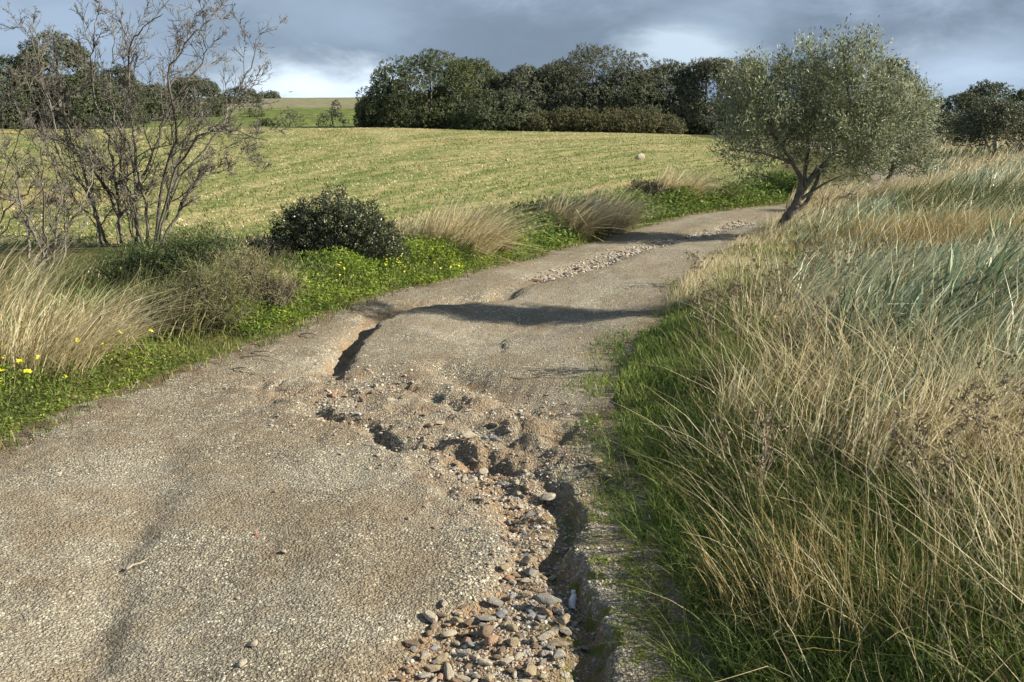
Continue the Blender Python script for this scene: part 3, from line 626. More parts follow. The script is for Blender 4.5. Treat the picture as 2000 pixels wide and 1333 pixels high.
# farther right verge
n = 44000; y = 12 + 40 * RNG.random(n) ** 1.5; u = .15 + (y * .75) * RNG.random(n) ** 1.1; x = right(y) + u; k = (x < .66 * y + 2) & (RNG.random(n) < np.clip(.8 + 1.5 * vnoise(x * .7, y * .7), .1, 1)); x, y, u = x[k], y[k], u[k]
pal = vnoise(x * .45 + 9, y * .45)
for nm, lab, mk_, mt in [('far_dry_grass', 'pale straw grass leaning right on the far part of the right verge', pal > .03, M_straw), ('far_blue_grass', 'grey green grass on the far part of the right verge', (pal <= .03) & (pal > -.16), M_blue), ('far_rough_grass', 'olive and brown rough grass on the far part of the right verge', pal <= -.16, M_mixed)]:
    q = mk_; m_ = q.sum()
    grass(nm, lab, x[q], y[q], (.28 + .3 * RNG.random(m_)) * np.clip(.5 + u[q] * .35, .55, 1.1), .006 + .0009 * y[q], RNG.normal(.1, .7, m_), .45 + .5 * RNG.random(m_), mt)
# golden patch behind the olive foot
n = 9000; x = 4.9 + .85 * RNG.normal(size=n); y = 11.3 + .75 * RNG.normal(size=n); k = x > right(y) + .3; x, y = x[k], y[k]
grass('golden_grass', 'golden brown fine grass in front of the olive tree foot', x, y, .22 + .2 * RNG.random(len(x)), .006, RNG.normal(.2, 1, len(x)), .4 + .4 * RNG.random(len(x)), M_gold)
# pale short dry grass at the track edge up to the olive
n = 8000; y = 8.0 + 8 * RNG.random(n); x = right(y) - .05 + .9 * RNG.random(n) ** 1.3
grass('edge_dry_grass', 'thin dry grass standing along the right track edge near the olive tree', x, y, .08 + .20 * RNG.random(n) * np.clip((y - 6) / 4, .4, 1), .005, RNG.normal(.4, 1.3, n), .2 + .4 * RNG.random(n), M_straw)
# left verge
n = 38000; y = ydist(n, 3.4, 21, 1.35); wv = np.interp(y, [3, 6, 9, 12, 15, 22], [3.2, 2.6, 2.2, 1.2, 1.0, 1.1]); u = wv * RNG.random(n) ** 1.15 - .10 + .05 * RNG.normal(size=n); x = left(y) - u
k = RNG.random(n) < np.clip(1.0 + 1.6 * vnoise(x * 2 + 4, y * 2), .1, 1); x, y, u = x[k], y[k], u[k]
grass('left_verge_grass', 'short bright green grass along the left edge of the track', x, y, (.06 + .12 * RNG.random(len(x))) * np.clip(.5 + u, .5, 1.3), .005 + .0006 * y * RNG.random(len(x)), RNG.uniform(0, TAU, len(x)), .3 + .5 * RNG.random(len(x)), M_green)
n = 16000; y = ydist(n, 4, 20, 1.2); u = .5 + np.interp(y, [3, 9, 12, 22], [3.4, 3.4, 1.2, 1.0]) * RNG.random(n); x = left(y) - u
k = vnoise(x * 1.2 + 2, y * 1.2) > -.12; x, y = x[k], y[k]
grass('left_rough_grass', 'rough mixed dry grass on the left verge below the bare shrubs', x, y, .14 + .22 * RNG.random(len(x)), .004 + .0006 * y, RNG.normal(.2, .9, len(x)), .4 + .5 * RNG.random(len(x)), M_mixed)
def herbs(name, label, n, y0, y1, ulo, uhi, hmax, seed, mat=M_herb, ls=.03):
    y = y0 + (y1 - y0) * RNG.random(n); u = ulo + (uhi - ulo) * RNG.random(n) ** 1.2; x = left(y) - u
    k = RNG.random(n) < np.clip(1.1 + 1.8 * vnoise(x * 2.5 + seed, y * 2.5), .1, 1); x, y, u = x[k], y[k], u[k]; m = len(x)
    hh = hmax * (0.25 + .75 * sst(ulo, ulo + .45, u)) * (.6 + .8 * (vnoise(x * 3, y * 3) + .5)) * RNG.random(m) ** .5
    P = np.stack([x, y, groundz(x, y) + hh], 1); ax = np.stack([RNG.normal(0, 1, m), RNG.normal(0, 1, m), RNG.normal(.3, .4, m)], 1)
    V, Fc, at = leaves(P, ax, ls * (.6 + .8 * RNG.random(m)), ls * .65, None, np.array([[0., 0., 1.]]).repeat(m, 0))
    tag(link(name, mesh(name, V, Fc, mat, at)), label, 'ground cover', None, 'stuff')
herbs('clover_leaves', 'bright green leafy clover bank beside the track under the dark shrub', 34000, 7.0, 12.5, -.08, .85, .22, 1, ls=.026)
herbs('near_clover', 'bright green clover at the left frame edge of the near verge', 16000, 3.6, 6.4, -.05, 1.3, .16, 4, ls=.018)
herbs('far_weeds', 'green leafy weeds along the left edge of the far track', 16000, 12.0, 21, -.05, 1.1, .28, 7, veg('far_weeds', [(0, (0.06, 0.11, 0.025)), (.6, (0.14, 0.21, 0.04)), (1, (0.26, 0.31, 0.08))], .4), .06)
# field stubble tufts
n = 120000; y = 12 + 70 * RNG.random(n) ** 1.7; x = (RNG.random(n) * 2 - 1) * (.62 * y + 4); k = (fieldm(x, y) > -.2) & (x < left(y) - .8) & (y < 80); x, y = x[k], y[k]
rowp = fbm((x + 7.8) * np.exp(-.045 * (y - 25)) * 2.4, y * .1, 1.0, 2, 4); kk = RNG.random(len(x)) < np.clip(.5 + 1.9 * rowp, .08, 1)
M_stub = veg('field_stubble', [(0, (0.36, 0.30, 0.15)), (.6, (0.54, 0.46, 0.27)), (1, (0.72, 0.65, 0.45))], .3); M_fg = veg('field_green', [(0, (0.09, 0.13, 0.03)), (.6, (0.16, 0.20, 0.055)), (1, (0.26, 0.29, 0.09))], .35)
grass('field_stubble', 'pale straw stubble lying in rows over the field', x[kk], y[kk], .03 + .05 * RNG.random(kk.sum()), .008 + .0007 * y[kk], RNG.uniform(0, TAU, kk.sum()), .8, M_stub, 2)
kk = ~kk; grass('field_sprouts', 'short green shoots between the stubble rows of the field', x[kk], y[kk], .03 + .05 * RNG.random(kk.sum()), .008 + .0008 * y[kk], RNG.uniform(0, TAU, kk.sum()), .5, M_fg, 2)

# ------------------------------------------------------------------ grass tussocks (things)
def tussock(px, py, n, rad, L, lean_, bend, mat, label, group=None, W=.004, name='grass_tussock', spread=.5, segs=6, cat='grass tussock'):
    if n > 250: n = int(n * .42); W = W * 1.5; spread = spread * 1.35
    x0, y0, z0 = hit(px, py); a = RNG.uniform(0, TAU, n); r = rad * np.sqrt(RNG.random(n)); x = r * np.cos(a); y = r * np.sin(a) * .7
    z = surfz(x0 + x, y0 + y) - z0 - .01
    a2 = a + RNG.normal(0, .7, n); ln = np.stack([np.cos(lean_) + spread * np.cos(a2), np.sin(lean_) + spread * np.sin(a2)], 1)
    V, Fc, at = blades(np.stack([x, y, z], 1), L * (.35 + .65 * RNG.random(n) ** .8), W * RNG.uniform(.6, 1.3, n), ln, bend * (.45 + .7 * RNG.random(n)), segs, droop=.08)
    return tag(link(name, mesh(name, V, Fc, mat, at), None, (x0, y0, z0)), label, cat, group)
gr = 'wind bent dry grass tussocks along the left verge'
tussock(60, 725, 1700, .38, .72, .15, .75, M_straw, 'big pale tussock of dry grass bent right at the left frame edge', gr, .0042)
tussock(165, 685, 1000, .30, .66, .1, .8, M_straw, 'straw tussock just right of the big pale one, sweeping over the yellow flowers', gr, .004)
tussock(-60, 640, 1300, .45, .8, .2, .7, M_straw, 'dry tussock cut by the left frame edge behind the big pale one', gr, .004)
tussock(330, 650, 1300, .4, .6, .3, .5, M_mixed, 'greenish brown grass clump below the bare shrub stems', gr, .004)
tussock(885, 505, 2900, .38, .90, .1, .8, M_straw, 'tall blond tussock swept right just past the dark shrub', gr, .007)
tussock(815, 500, 900, .28, .7, .2, .7, M_straw, 'thin straw tussock touching the right side of the dark shrub', gr, .006)
tussock(955, 500, 700, .22, .42, .2, .6, M_brown, 'brownish low tussock at the right foot of the tall blond one', gr, .006)
tussock(1095, 455, 2300, .4, .85, .1, .85, M_straw, 'blond tussock swept right midway along the left verge', gr, .008)
tussock(1170, 445, 1700, .36, .8, .1, .8, M_straw, 'blond tussock left of the small round shrub', gr, .008)
tussock(1130, 452, 400, .3, .34, .2, .6, M_brown, 'brown low tussock under the two midway blond ones', gr, .008)
tussock(1310, 395, 1800, .35, .85, .1, .8, M_straw, 'blond tussock right of the small round shrub', gr, .01)
tussock(1390, 395, 600, .35, .6, .1, .7, M_mixed, 'dull green tussock nearest the olive crown on the left verge', gr, .01)
# dry weeds with seed heads, and snapped stalks
M_head = veg('seed_heads', [(0, (.11, .085, .05)), (1, (.32, .26, .16))], .1)
def weed(px, py, H, label, seed):
    rg = np.random.default_rng(seed); x, y, z = hit(px, py); tb = Tubes(); hp = []
    for i in range(5):
        a = rg.uniform(0, TAU); P = [np.array([0, 0, -.02])]; d = np.array([math.cos(a) * .35, math.sin(a) * .35, 1.0])
        for j in range(6): d = d + rg.normal(0, .10, 3); P.append(P[-1] + d / np.linalg.norm(d) * H / 6)
        tb.add(P, np.linspace(.0035, .0015, 7), 4); hp.append(P[-1])
        for j in range(5):
            q = P[rg.integers(3, 7)]; e = rg.normal(0, .5, 3); e[2] = abs(e[2]) + .5; e = q + e / np.linalg.norm(e) * H * rg.uniform(.12, .3); tb.add([q, (q + e) / 2 + rg.normal(0, .005, 3), e], .0014, 4); hp.append(e)
    V, Fi = tb.get(); hp = np.repeat(np.array(hp), 16, 0); V2, F2, at = leaves(hp + rg.normal(0, .006, hp.shape), rg.normal(0, 1, hp.shape) + (0, 0, .5), .016, .008)
    me = mesh('dry_weed', np.concatenate([V, V2]), np.concatenate([Fi, F2 + len(V)]), M_dwood, {'rnd': np.concatenate([np.zeros(len(V)), at['rnd']])}); me.materials.append(M_head)
    me.polygons.foreach_set('material_index', np.concatenate([np.zeros(len(Fi)), np.ones(len(F2))]).astype(np.int32))
    tag(link('dry_weed', me, None, (x, y, z)), label, 'dry weed', 'dry branching weeds with brown seed heads')
M_dwood = bark('dry_stem', (.16, .12, .08), (.46, .39, .28), 30)
for i, (px, py, H, lab) in enumerate([(1395, 690, .42, 'dry weed with brown heads nearest the track, above the green edge grass'), (1440, 670, .45, 'dry weed with brown heads just right of the one nearest the track'), (1500, 620, .42, 'dry weed midway up the right verge below the olive foot'), (1360, 560, .34, 'low dry weed at the track edge where it narrows'), (1560, 740, .42, 'dry weed among green tufts left of the silvery drift'),
        (1620, 600, .4, 'pinkish brown dry weed in front of the silvery drift'), (1720, 580, .4, 'dry weed standing in the silvery drift'), (1960, 1010, .5, 'reddish brown branching weed at the right frame edge'), (1480, 1010, .4, 'dark branching weed in the shade of the near tufts'), (1850, 1060, .42, 'dry branching weed in the near right corner grass')]): weed(px, py, H, lab, 300 + i)
def stalk(pa, pb, Y, rad, label):
    a = atY(*pa, Y); b = atY(*pb, Y + .12); m = (a + b) / 2 + np.array([0, .02, .012]); tb = Tubes(); tb.add(smoothline([a - a, m - a, b - a], 4), np.linspace(rad, rad * .6, 9), 5)
    V, Fi = tb.get(); tag(link('straw_stalk', mesh('straw_stalk', V, Fi, M_pale, None, True), None, tuple(a)), label, 'straw stalk')
M_pale = plain('pale_straw', (.72, .64, .42), .6)
stalk((1330, 882), (1398, 880), 4.55, .003, 'single pale straw lying level on the green edge grass'); stalk((1660, 850), (1730, 832), 4.7, .006, 'broad pale bent leaf stalk in the middle of the right verge')
stalk((1830, 600), (1880, 590), 6.3, .007, 'pale snapped leaf crossing the dark blade clump'); stalk((1645, 1098), (1712, 1078), 3.3, .0035, 'yellowish straw lying across the near golden tuft'); stalk((1910, 920), (1970, 885), 3.9, .004, 'pale thick straw slanting near the right frame edge')
# strap-leaf clumps right
for px, py, lab in [(1590, 412, 'straw tussock directly behind the olive trunk'), (1640, 405, 'straw tussock between the two olive trunks, nearer the first'), (1690, 400, 'straw tussock just left of the thin second olive trunk'), (1765, 392, 'straw tussock just right of the thin second olive trunk'), (1820, 380, 'straw tussock under the right rim of the second olive crown')]:
    tussock(px, py, 1500, .5, .62, .15, .6, M_straw, lab, 'pale tussocks around the olive trunks', .008)
gs = 'strap leaved clumps in the right verge'
M_strap = veg('strap_leaves', [(0, (0.06, 0.10, 0.05)), (.5, (0.17, 0.24, 0.12)), (.85, (0.34, 0.42, 0.25)), (1, (.58, .62, .42))], .2, rough=.6, spec=.3)
for px, py, L_, lab in [(1865, 640, .62, 'tall dark blade clump rising highest in the right verge'), (1660, 690, .42, 'dark broad leaved clump nearest the track on the right'), (1930, 620, .6, 'broad blue green clump at the right frame edge'),
        (1740, 650, .45, 'broad leaved clump between the dark near one and the tall one'), (1745, 880, .36, 'pale blue green clump among blond stalks in mid verge'), (1800, 700, .45, 'strap leaved clump below the tall dark one'),
        (1950, 500, .55, 'distant blue green clump near the right frame edge'), (1900, 430, .55, 'farthest blue green clump in the right verge')]:
    tussock(px, py, 70, .16, L_ * 1.15, .2, .55, M_strap, lab, gs, .026, 'strap_leaf_clump', .8, 5, 'leaf clump')
gd = 'dry grass tussocks in the right verge'
for px, py, n_, L_, mt, lean_, lab in [(1480, 830, 300, .55, M_straw, .2, 'loose straw tussock above the green edge grass on the right'), (1640, 900, 450, .55, M_straw, .2, 'blond tussock in the middle of the right verge'),
        (1760, 930, 700, .62, M_straw, .15, 'dense blond tussock swept right in the near right verge'), (1880, 900, 600, .6, M_straw, .1, 'blond tussock close to the right frame edge'),
        (1560, 1180, 170, .42, M_gold, 1.9, 'golden green upright tuft at the lower right'), (1700, 1250, 170, .42, M_gold, 1.6, 'straggly tuft near the bottom right corner'),
        (1900, 800, 500, .6, M_blue, .1, 'silvery green tussock bent right above the blond ones'), (1620, 560, 300, .5, M_straw, .2, 'thin straw tussock in front of the olive foot'), (1540, 640, 300, .45, M_straw, .5, 'upright straw tuft near the right track edge')]:
    tussock(px, py, n_, .26, L_, lean_, .6, mt, lab, gd, .0045, 'grass_tussock', .5, 6)

# ------------------------------------------------------------------ yellow flowers
M_yel = plain('yellow_petal', (0.90, 0.80, 0.03), .5); M_stem = plain('green_stem', (0.16, 0.28, 0.05))
def flower_me():
    V = []; Fi = []
    for k in range(5):
        a = k * TAU / 5; c, s = math.cos(a), math.sin(a); b = len(V)
        V += [(0, 0, 0), (c * .6 - s * .35, s * .6 + c * .35, .35), (c * 1.05, s * 1.05, .45), (c * .6 + s * .35, s * .6 - c * .35, .35)]; Fi.append([b, b + 1, b + 2, b + 3])
    return mesh('petals', np.array(V) * .011, Fi, M_yel)
fme = flower_me(); tb = Tubes(); tb.add([(0, 0, -.13), (.004, 0, -.06), (0, 0, 0)], [.0015, .0015, .001], 4); V, Fi = tb.get(); sme = mesh('stem', V, Fi, M_stem)
fl0 = None
def flower(px, py, up, sc, label, group):
    x, y, z = hit(px, py); t = thing('yellow_flower', label, 'flower', (x, y, z + up), group); t.scale = (sc,) * 3
    for k in range(3):
        a = link('petals', fme, t, (random.uniform(-.012, .012), random.uniform(-.012, .012), random.uniform(-.006, .008))); a.rotation_euler = (random.uniform(-.9, .9), random.uniform(-.9, .9), random.uniform(0, 6))
    link('stem', sme, t)
gf = 'yellow flowers in the left verge'
for px, py, up, s in [(8, 770, .14, 1.5), (20, 745, .14, 1.4), (48, 755, .15, 1.6), (58, 770, .13, 1.4), (5, 800, .14, 1.3), (15, 725, .16, 1.3)]:
    flower(px, py, up, s, 'bright yellow flower head in the clover at the left frame edge', gf)
for px, py, up in [(80, 765, .2), (155, 735, .22), (185, 715, .2), (205, 730, .18), (262, 695, .2), (300, 700, .18), (240, 710, .2), (130, 790, .16)]:
    flower(px, py, up, 1.1, 'small yellow flower in the grass under the pale tussocks', gf)
for i in range(26):
    px = random.uniform(620, 910); py = 560 - (px - 700) * .10 + random.uniform(-12, 22); flower(px, py, .2, .85, 'tiny yellow flower on the clover bank beneath the dark shrub', gf)

# ------------------------------------------------------------------ woody plants
def grow(tb, tips, P, r0, r1, depth, rg, kids, ang=.8, ratio=.55, up=.25, twig=.006, n=5, spur=None):
    """tube along P plus recursive side branches"""
    P = np.asarray(P); m = len(P); rad = np.linspace(r0, r1, m); tb.add(P, rad, n)
    Ltot = np.linalg.norm(np.diff(P, axis=0), axis=1).sum()
    if depth == 0:
        tips.append((P[-1], P[-1] - P[-2])); return
    for i in range(kids):
        f = rg.uniform(.14, 1.0); k = min(int(f * (m - 1)), m - 2); q = P[k] + (P[k + 1] - P[k]) * (f * (m - 1) - k)
        d = P[k + 1] - P[k]; d /= np.linalg.norm(d) + 1e-9; s = rg.normal(0, 1, 3); s -= d * (s @ d); s /= np.linalg.norm(s) + 1e-9
        a = ang * rg.uniform(.6, 1.3); v = d * math.cos(a) + s * math.sin(a); v[2] += up; v /= np.linalg.norm(v)
        L = Ltot * (ratio if depth > 2 else .46) * rg.uniform(.45, 1.1) * (1.15 - .6 * f); L = max(L, .04); sg = 5; Q = [q]; cur = v.copy()
        for j in range(sg):
            cur = cur + rg.normal(0, .13 if depth > 1 else .05, 3); cur[2] += up * .12; cur /= np.linalg.norm(cur); Q.append(Q[-1] + cur * L / sg)
        rr = max(min(rad[k] * .5, .013), twig); grow(tb, tips, np.array(Q), rr, max(rr * .35, twig * .5), depth - 1, rg, (max(3, int(kids * .85)) if depth > 2 else 4 if depth == 2 else 2), ang * 1.05, ratio, up, twig, 4 if depth < 3 else n)
M_bare = bark('pale_bare_bark', (0.022, 0.018, 0.015), (0.235, 0.21, 0.175), 6)
def bare(name, label, base_px, Y, limbs, rad, seed, kids=9, depth=3, twig=.0042):
    rg = np.random.default_rng(seed); bx, by = base_px; b = atY(bx, by, Y); gz = float(surfz(np.array([b[0]]), np.array([b[1]]))[0]); org = np.array([b[0], Y, gz])
    t = thing(name, label, 'shrub', tuple(org), 'bare shrubs on the left verge')
    tips = []
    main = len(limbs); limbs = [list(L) for L in limbs]
    for i in range(main // 2):                            # thinner stems between the main ones
        A_, B_ = limbs[rg.integers(main)], limbs[rg.integers(main)]; f = rg.uniform(.25, .75); m_ = min(len(A_), len(B_)); top = rg.uniform(.55, .9); Q = []
        for j in range(m_):
            a_ = A_[int(j * (len(A_) - 1) / (m_ - 1))]; b_ = B_[int(j * (len(B_) - 1) / (m_ - 1))]; q = (a_[0] * f + b_[0] * (1 - f) + rg.normal(0, 7), a_[1] * f + b_[1] * (1 - f))
            Q.append((q[0], by - (by - q[1]) * (top if j else 1)))
        limbs.append(Q)
    for i, L in enumerate(limbs):
        tb = Tubes(); ph = rg.uniform(-1, 1); P = []
        for j, (px, py) in enumerate(L):
            py += max(0, 120 - py) * .22; P.append(atY(px, py, Y + ph * .9 * (j / (len(L) - 1)) + rg.normal(0, .06)))
        P = np.array(P) - org; P[0, 2] = min(P[0, 2], -.02); P[0, 1] = 0; S = smoothline(P, 5); S[1:-1] += rg.normal(0, .012, S[1:-1].shape)
        grow(tb, tips, S, rad * rg.uniform(.7, 1.1) * (1 if i < main else .5), .004, depth, rg, kids if i < main else int(kids * .8), .8, .31, .20, twig, 6)
        V, Fi = tb.get(); link('stem', mesh('stem', V, Fi, M_bare, None, True), t)
    sel = [tips[i] for i in rg.choice(len(tips), min(3, len(tips)), replace=False)]
    V, Fc, at = leaves(np.array([s[0] for s in sel]), rg.normal(0, 1, (len(sel), 3)), .03, .022)
    link('withered_leaf', mesh('withered_leaf', V, Fc, plain('pale_leaf', (.6, .55, .42)), at), t)['kind'] = 'stuff'
    return t
bare('bare_shrub', 'tall leafless thorny shrub with many pale stems on the left verge', (265, 492), 12.0, [
 [(205, 495), (196, 467), (175, 381), (115, 301), (105, 227), (84, 168), (66, 87), (45, 35)],
 [(215, 490), (190, 420), (160, 330), (130, 240), (118, 150), (112, 70)],
 [(235, 492), (230, 400), (215, 290), (180, 180), (180, 90), (190, 15)],
 [(290, 495), (285, 400), (270, 340), (255, 220), (252, 100), (275, 40), (318, 0)],
 [(298, 495), (325, 330), (345, 260), (330, 150), (372, 62), (415, 15)],
 [(305, 495), (330, 400), (350, 350), (430, 255), (452, 190), (495, 118), (500, 65)],
 [(312, 492), (370, 375), (400, 345), (440, 332)],
 [(285, 492), (262, 400), (300, 290), (345, 190), (400, 105), (385, 40)],
 [(245, 495), (215, 380), (150, 300), (60, 240), (10, 170)],
 [(300, 490), (345, 330), (400, 260), (450, 255), (522, 275)],
 [(275, 492), (262, 330), (225, 230), (215, 150), (225, 60)]], .024, 5, 15, 3, .0034)
bare('bare_shrub', 'low leafless shrub with forked dark stems nearer the left frame edge', (100, 545), 9.9, [
 [(95, 548), (60, 500), (50, 420), (10, 360), (-30, 300)], [(100, 548), (90, 480), (85, 400), (80, 290)], [(105, 548), (128, 480), (140, 430), (175, 370), (178, 300)],
 [(98, 548), (75, 470), (40, 400), (30, 330), (5, 290)], [(102, 548), (110, 440), (118, 380), (105, 310)]], .017, 9, 11, 3, .003)
bare('bare_shrub', 'small leafless shrub half cut by the left frame edge', (-40, 520), 11.5, [
 [(-40, 520), (-30, 440), (10, 340), (40, 250)], [(-40, 520), (-50, 400), (-20, 300), (0, 200)], [(-35, 520), (0, 430), (60, 370), (80, 320)]], .016, 13, 8, 3, .003)

def leafmass(ells, n, L, W, rg, shell=.55, upbias=.5, clump=None, jit=1.0, spray=3.4):
    """leaves grouped in sprays on ellipsoid lumps. ells: (cx,cy,cz,rx,ry,rz)"""
    E = np.array(ells); vol = (E[:, 3] * E[:, 5]); pr = vol / vol.sum(); k = clump or 26; ns = n // k
    w_ = rg.choice(len(E), ns, p=pr); d = rg.normal(0, 1, (ns, 3)); d /= np.linalg.norm(d, axis=1, keepdims=True)
    rr = (shell + (1 - shell) * rg.random(ns) ** .7)[:, None]; C = E[w_, :3] + d * E[w_, 3:] * rr
    ax = d * .7 + np.array([0, 0, upbias]) + rg.normal(0, .3, (ns, 3)); ax /= np.linalg.norm(ax, axis=1, keepdims=True)
    sl = L * spray; t = rg.random((ns, k)); P = C[:, None] + ax[:, None] * (t * sl)[..., None] + rg.normal(0, L * .5, (ns, k, 3))
    la = ax[:, None] * .8 + rg.normal(0, .75, (ns, k, 3)); nr = np.repeat((d + np.array([0, 0, .3]))[:, None], k, 1)
    rnd = np.clip(np.repeat(rg.random(ns)[:, None], k, 1) * .55 + rg.random((ns, k)) * .45, 0, 1)
    return leaves(P.reshape(-1, 3), la.reshape(-1, 3), L * rg.uniform(.7, 1.3, ns * k), W, rnd.ravel(), nr.reshape(-1, 3), jit)

# olive trees
M_olive = veg('olive_leaves', [(0, (0.055, 0.07, 0.032)), (.45, (0.12, 0.14, 0.065)), (.8, (0.25, 0.27, 0.14)), (1, (.46, .47, .30))], .2, back=(0.42, 0.44, 0.32), rough=.55, spec=.3)
M_obark = bark('olive_bark', (0.05, 0.042, 0.035), (0.22, 0.19, 0.155), 22, .02)
def px_ell(e, Y, org):
    out = []
    for px, py, rx, rz, dy in e:
        c = atY(px, py, Y + dy) - org; s = (Y + dy) / F / math.cos(PITCH) * 1.0
        out.append((*c, rx * s, max(rx, rz) * s * .9, rz * s))
    return out
def treething(name, label, cat, base, Y, limbs, ells, n, L, W, mat, bmat, seed, group=None, shell=.5, upb=.6, trunkname='trunk', clump=26, twigs=6):
    rg = np.random.default_rng(seed); b = atY(*base, Y); gz = float(surfz(np.array([b[0]]), np.array([b[1]]))[0]); org = np.array([b[0], Y, gz])
    t = thing(name, label, cat, tuple(org), group); tb = Tubes(); tips = []
    E = px_ell(ells, Y, org)
    for (pts, r0, r1) in limbs:
        P = np.array([atY(px, py, Y + dy) for px, py, dy in pts]) - org
        S = smoothline(P, 5); S[1:-1] += rg.normal(0, r0 * .12, S[1:-1].shape)
        if pts[0][1] >= base[1] - 1: S[0, 2] = -.05
        tb.add(S, np.linspace(r0, r1, len(S)) * (1 + .08 * rg.normal(size=len(S))), 9)
        for _ in range(twigs):
            k = rg.integers(len(S) // 2, len(S)); e = E[rg.integers(len(E))]; q = np.array(e[:3]) + rg.normal(0, .35, 3) * np.array(e[3:])
            if np.linalg.norm(q - S[k]) < 1.0 * max(e[3], .3) * 2: tb.add(smoothline([S[k], (S[k] + q) / 2 + rg.normal(0, .04, 3), q], 4), np.linspace(max(r1 * .6, .004), .003, 9), 5)
    V, Fi = tb.get(); link(trunkname, mesh(trunkname, V, Fi, bmat, None, True), t)
    V, Fc, at = leafmass(E, n, L, W, rg, shell, upb, clump, 1.0, 4.8); link('crown', mesh('crown', V, Fc, mat, at), t)
    return t
treething('olive_tree', 'leaning olive tree with silvery crown at the right edge of the track', 'tree', (1514, 470), 13.5,
 [([(1512, 474, 0), (1530, 438, 0), (1548, 408, 0), (1562, 380, 0), (1572, 355, .02)], .070, .050),
  ([(1560, 384, 0), (1564, 350, -.05), (1549, 320, -.1), (1530, 290, -.15), (1490, 235, -.2), (1455, 170, -.2)], .038, .012),
  ([(1568, 365, 0), (1573, 330, .1), (1578, 280, .2), (1570, 200, .25), (1560, 125, .3)], .032, .010),
  ([(1570, 368, 0), (1595, 335, .05), (1622, 305, .1), (1655, 220, .1), (1650, 120, 0), (1640, 80, 0)], .042, .012),
  ([(1540, 420, .05), (1572, 398, .12), (1592, 360, .2), (1605, 330, .25), (1640, 280, .3), (1700, 220, .3), (1715, 150, .3)], .036, .012),
  ([(1620, 306, .1), (1680, 280, 0), (1740, 230, -.2)], .03, .008), ([(1549, 320, -.1), (1490, 300, -.3), (1425, 292, -.3)], .022, .006)],
 [(1462, 195, 46, 58, 0), (1430, 225, 30, 42, .1), (1495, 175, 27, 40, .2), (1455, 165, 13, 22, 0), (1520, 165, 10, 22, .1), (1480, 260, 62, 52, -.2), (1440, 295, 36, 30, -.3), (1460, 340, 28, 26, -.3), (1540, 245, 50, 56, .2), (1568, 160, 32, 60, .2), (1582, 125, 17, 30, .1), (1552, 135, 12, 24, .2),
  (1638, 135, 32, 40, 0), (1644, 98, 11, 28, 0), (1695, 100, 12, 30, .1), (1690, 145, 30, 42, .1), (1728, 165, 14, 28, .1), (1640, 190, 70, 68, 0), (1700, 200, 62, 66, .1), (1600, 265, 60, 60, 0), (1670, 265, 72, 60, -.2), (1740, 240, 52, 62, .1), (1640, 320, 60, 36, -.1), (1700, 320, 42, 34, 0), (1510, 300, 50, 34, .2), (1775, 200, 26, 36, .1)],
 38000, .062, .015, M_olive, M_obark, 21, 'olive trees on the right verge', .45, 1.0)
treething('olive_tree', 'smaller olive tree behind, with a thin dark trunk and crown merging with the first', 'tree', (1722, 388), 19.5,
 [([(1720, 392, 0), (1727, 368, 0), (1738, 345, 0), (1745, 325, 0), (1755, 290, 0)], .06, .035), ([(1742, 335, 0), (1725, 318, 0), (1700, 280, 0)], .03, .01), ([(1748, 320, 0), (1785, 270, .1), (1800, 220, .1)], .03, .01)],
 [(1760, 230, 42, 55, 0), (1790, 240, 32, 50, 0), (1740, 290, 50, 45, 0), (1790, 300, 38, 38, .1), (1700, 270, 40, 45, 0), (1680, 330, 32, 24, 0), (1800, 205, 16, 28, 0), (1775, 330, 34, 22, 0)],
 22000, .06, .018, M_olive, M_obark, 22, 'olive trees on the right verge', .35, .7)

# shrubs
M_dark = veg('dark_shrub_leaves', [(0, (0.022, 0.03, 0.015)), (.5, (0.058, 0.072, 0.034)), (.9, (0.12, 0.13, 0.07)), (1, (.22, .21, .14))], .15, rough=.4, spec=.5)
M_twig = bark('dark_twigs', (0.05, 0.04, 0.035), (0.18, 0.15, 0.13), 20)
def shrub(name, label, px, py, ells, n, L, W, mat, seed, group=None, shell=.4, ntw=60, Y=None, twl=1.0, cat='shrub'):
    rg = np.random.default_rng(seed)
    if Y is None: x, y, z = hit(px, py)
    else: q = atY(px, py, Y); x, y = q[0], Y; z = float(surfz(np.array([x]), np.array([y]))[0])
    org = np.array([x, y, z]); t = thing(name, label, cat, (x, y, z), group); E = px_ell(ells, y, org); tb = Tubes()
    for i in range(ntw):
        e = E[rg.integers(len(E))]; d = rg.normal(0, 1, 3); d[2] = abs(d[2]); d /= np.linalg.norm(d); q = np.array(e[:3]) + d * np.array(e[3:]) * rg.uniform(.6, 1.12) * twl
        b = np.array([rg.normal(0, .06), rg.normal(0, .06), -.03]) * max(1, y / 12); m_ = (b + q) / 2 + rg.normal(0, .05, 3) * max(1, y / 20); tb.add(smoothline([b, m_, q], 4), np.linspace(.012, .003, 9) * max(1, y / 14), 4)
    V, Fi = tb.get(); link('stems', mesh('stems', V, Fi, M_twig, None, True), t)
    V, Fc, at = leafmass(E, n, L, W, rg, shell, .5); link('foliage', mesh('foliage', V, Fc, mat, at), t); return t
shrub('mastic_shrub', 'dense dark evergreen shrub on the left verge between tussocks and bare shrubs', 650, 520,
 [(645, 440, 72, 48, 0), (600, 450, 52, 42, 0), (700, 450, 60, 45, 0), (655, 405, 46, 30, 0), (735, 470, 42, 36, 0), (575, 440, 36, 28, 0), (640, 490, 66, 28, 0), (715, 425, 30, 20, 0), (552, 478, 34, 20, 0), (762, 490, 36, 22, 0), (590, 418, 22, 16, 0), (690, 500, 60, 18, 0)], 26000, .026, .012, M_dark, 31, None, .3, 120)
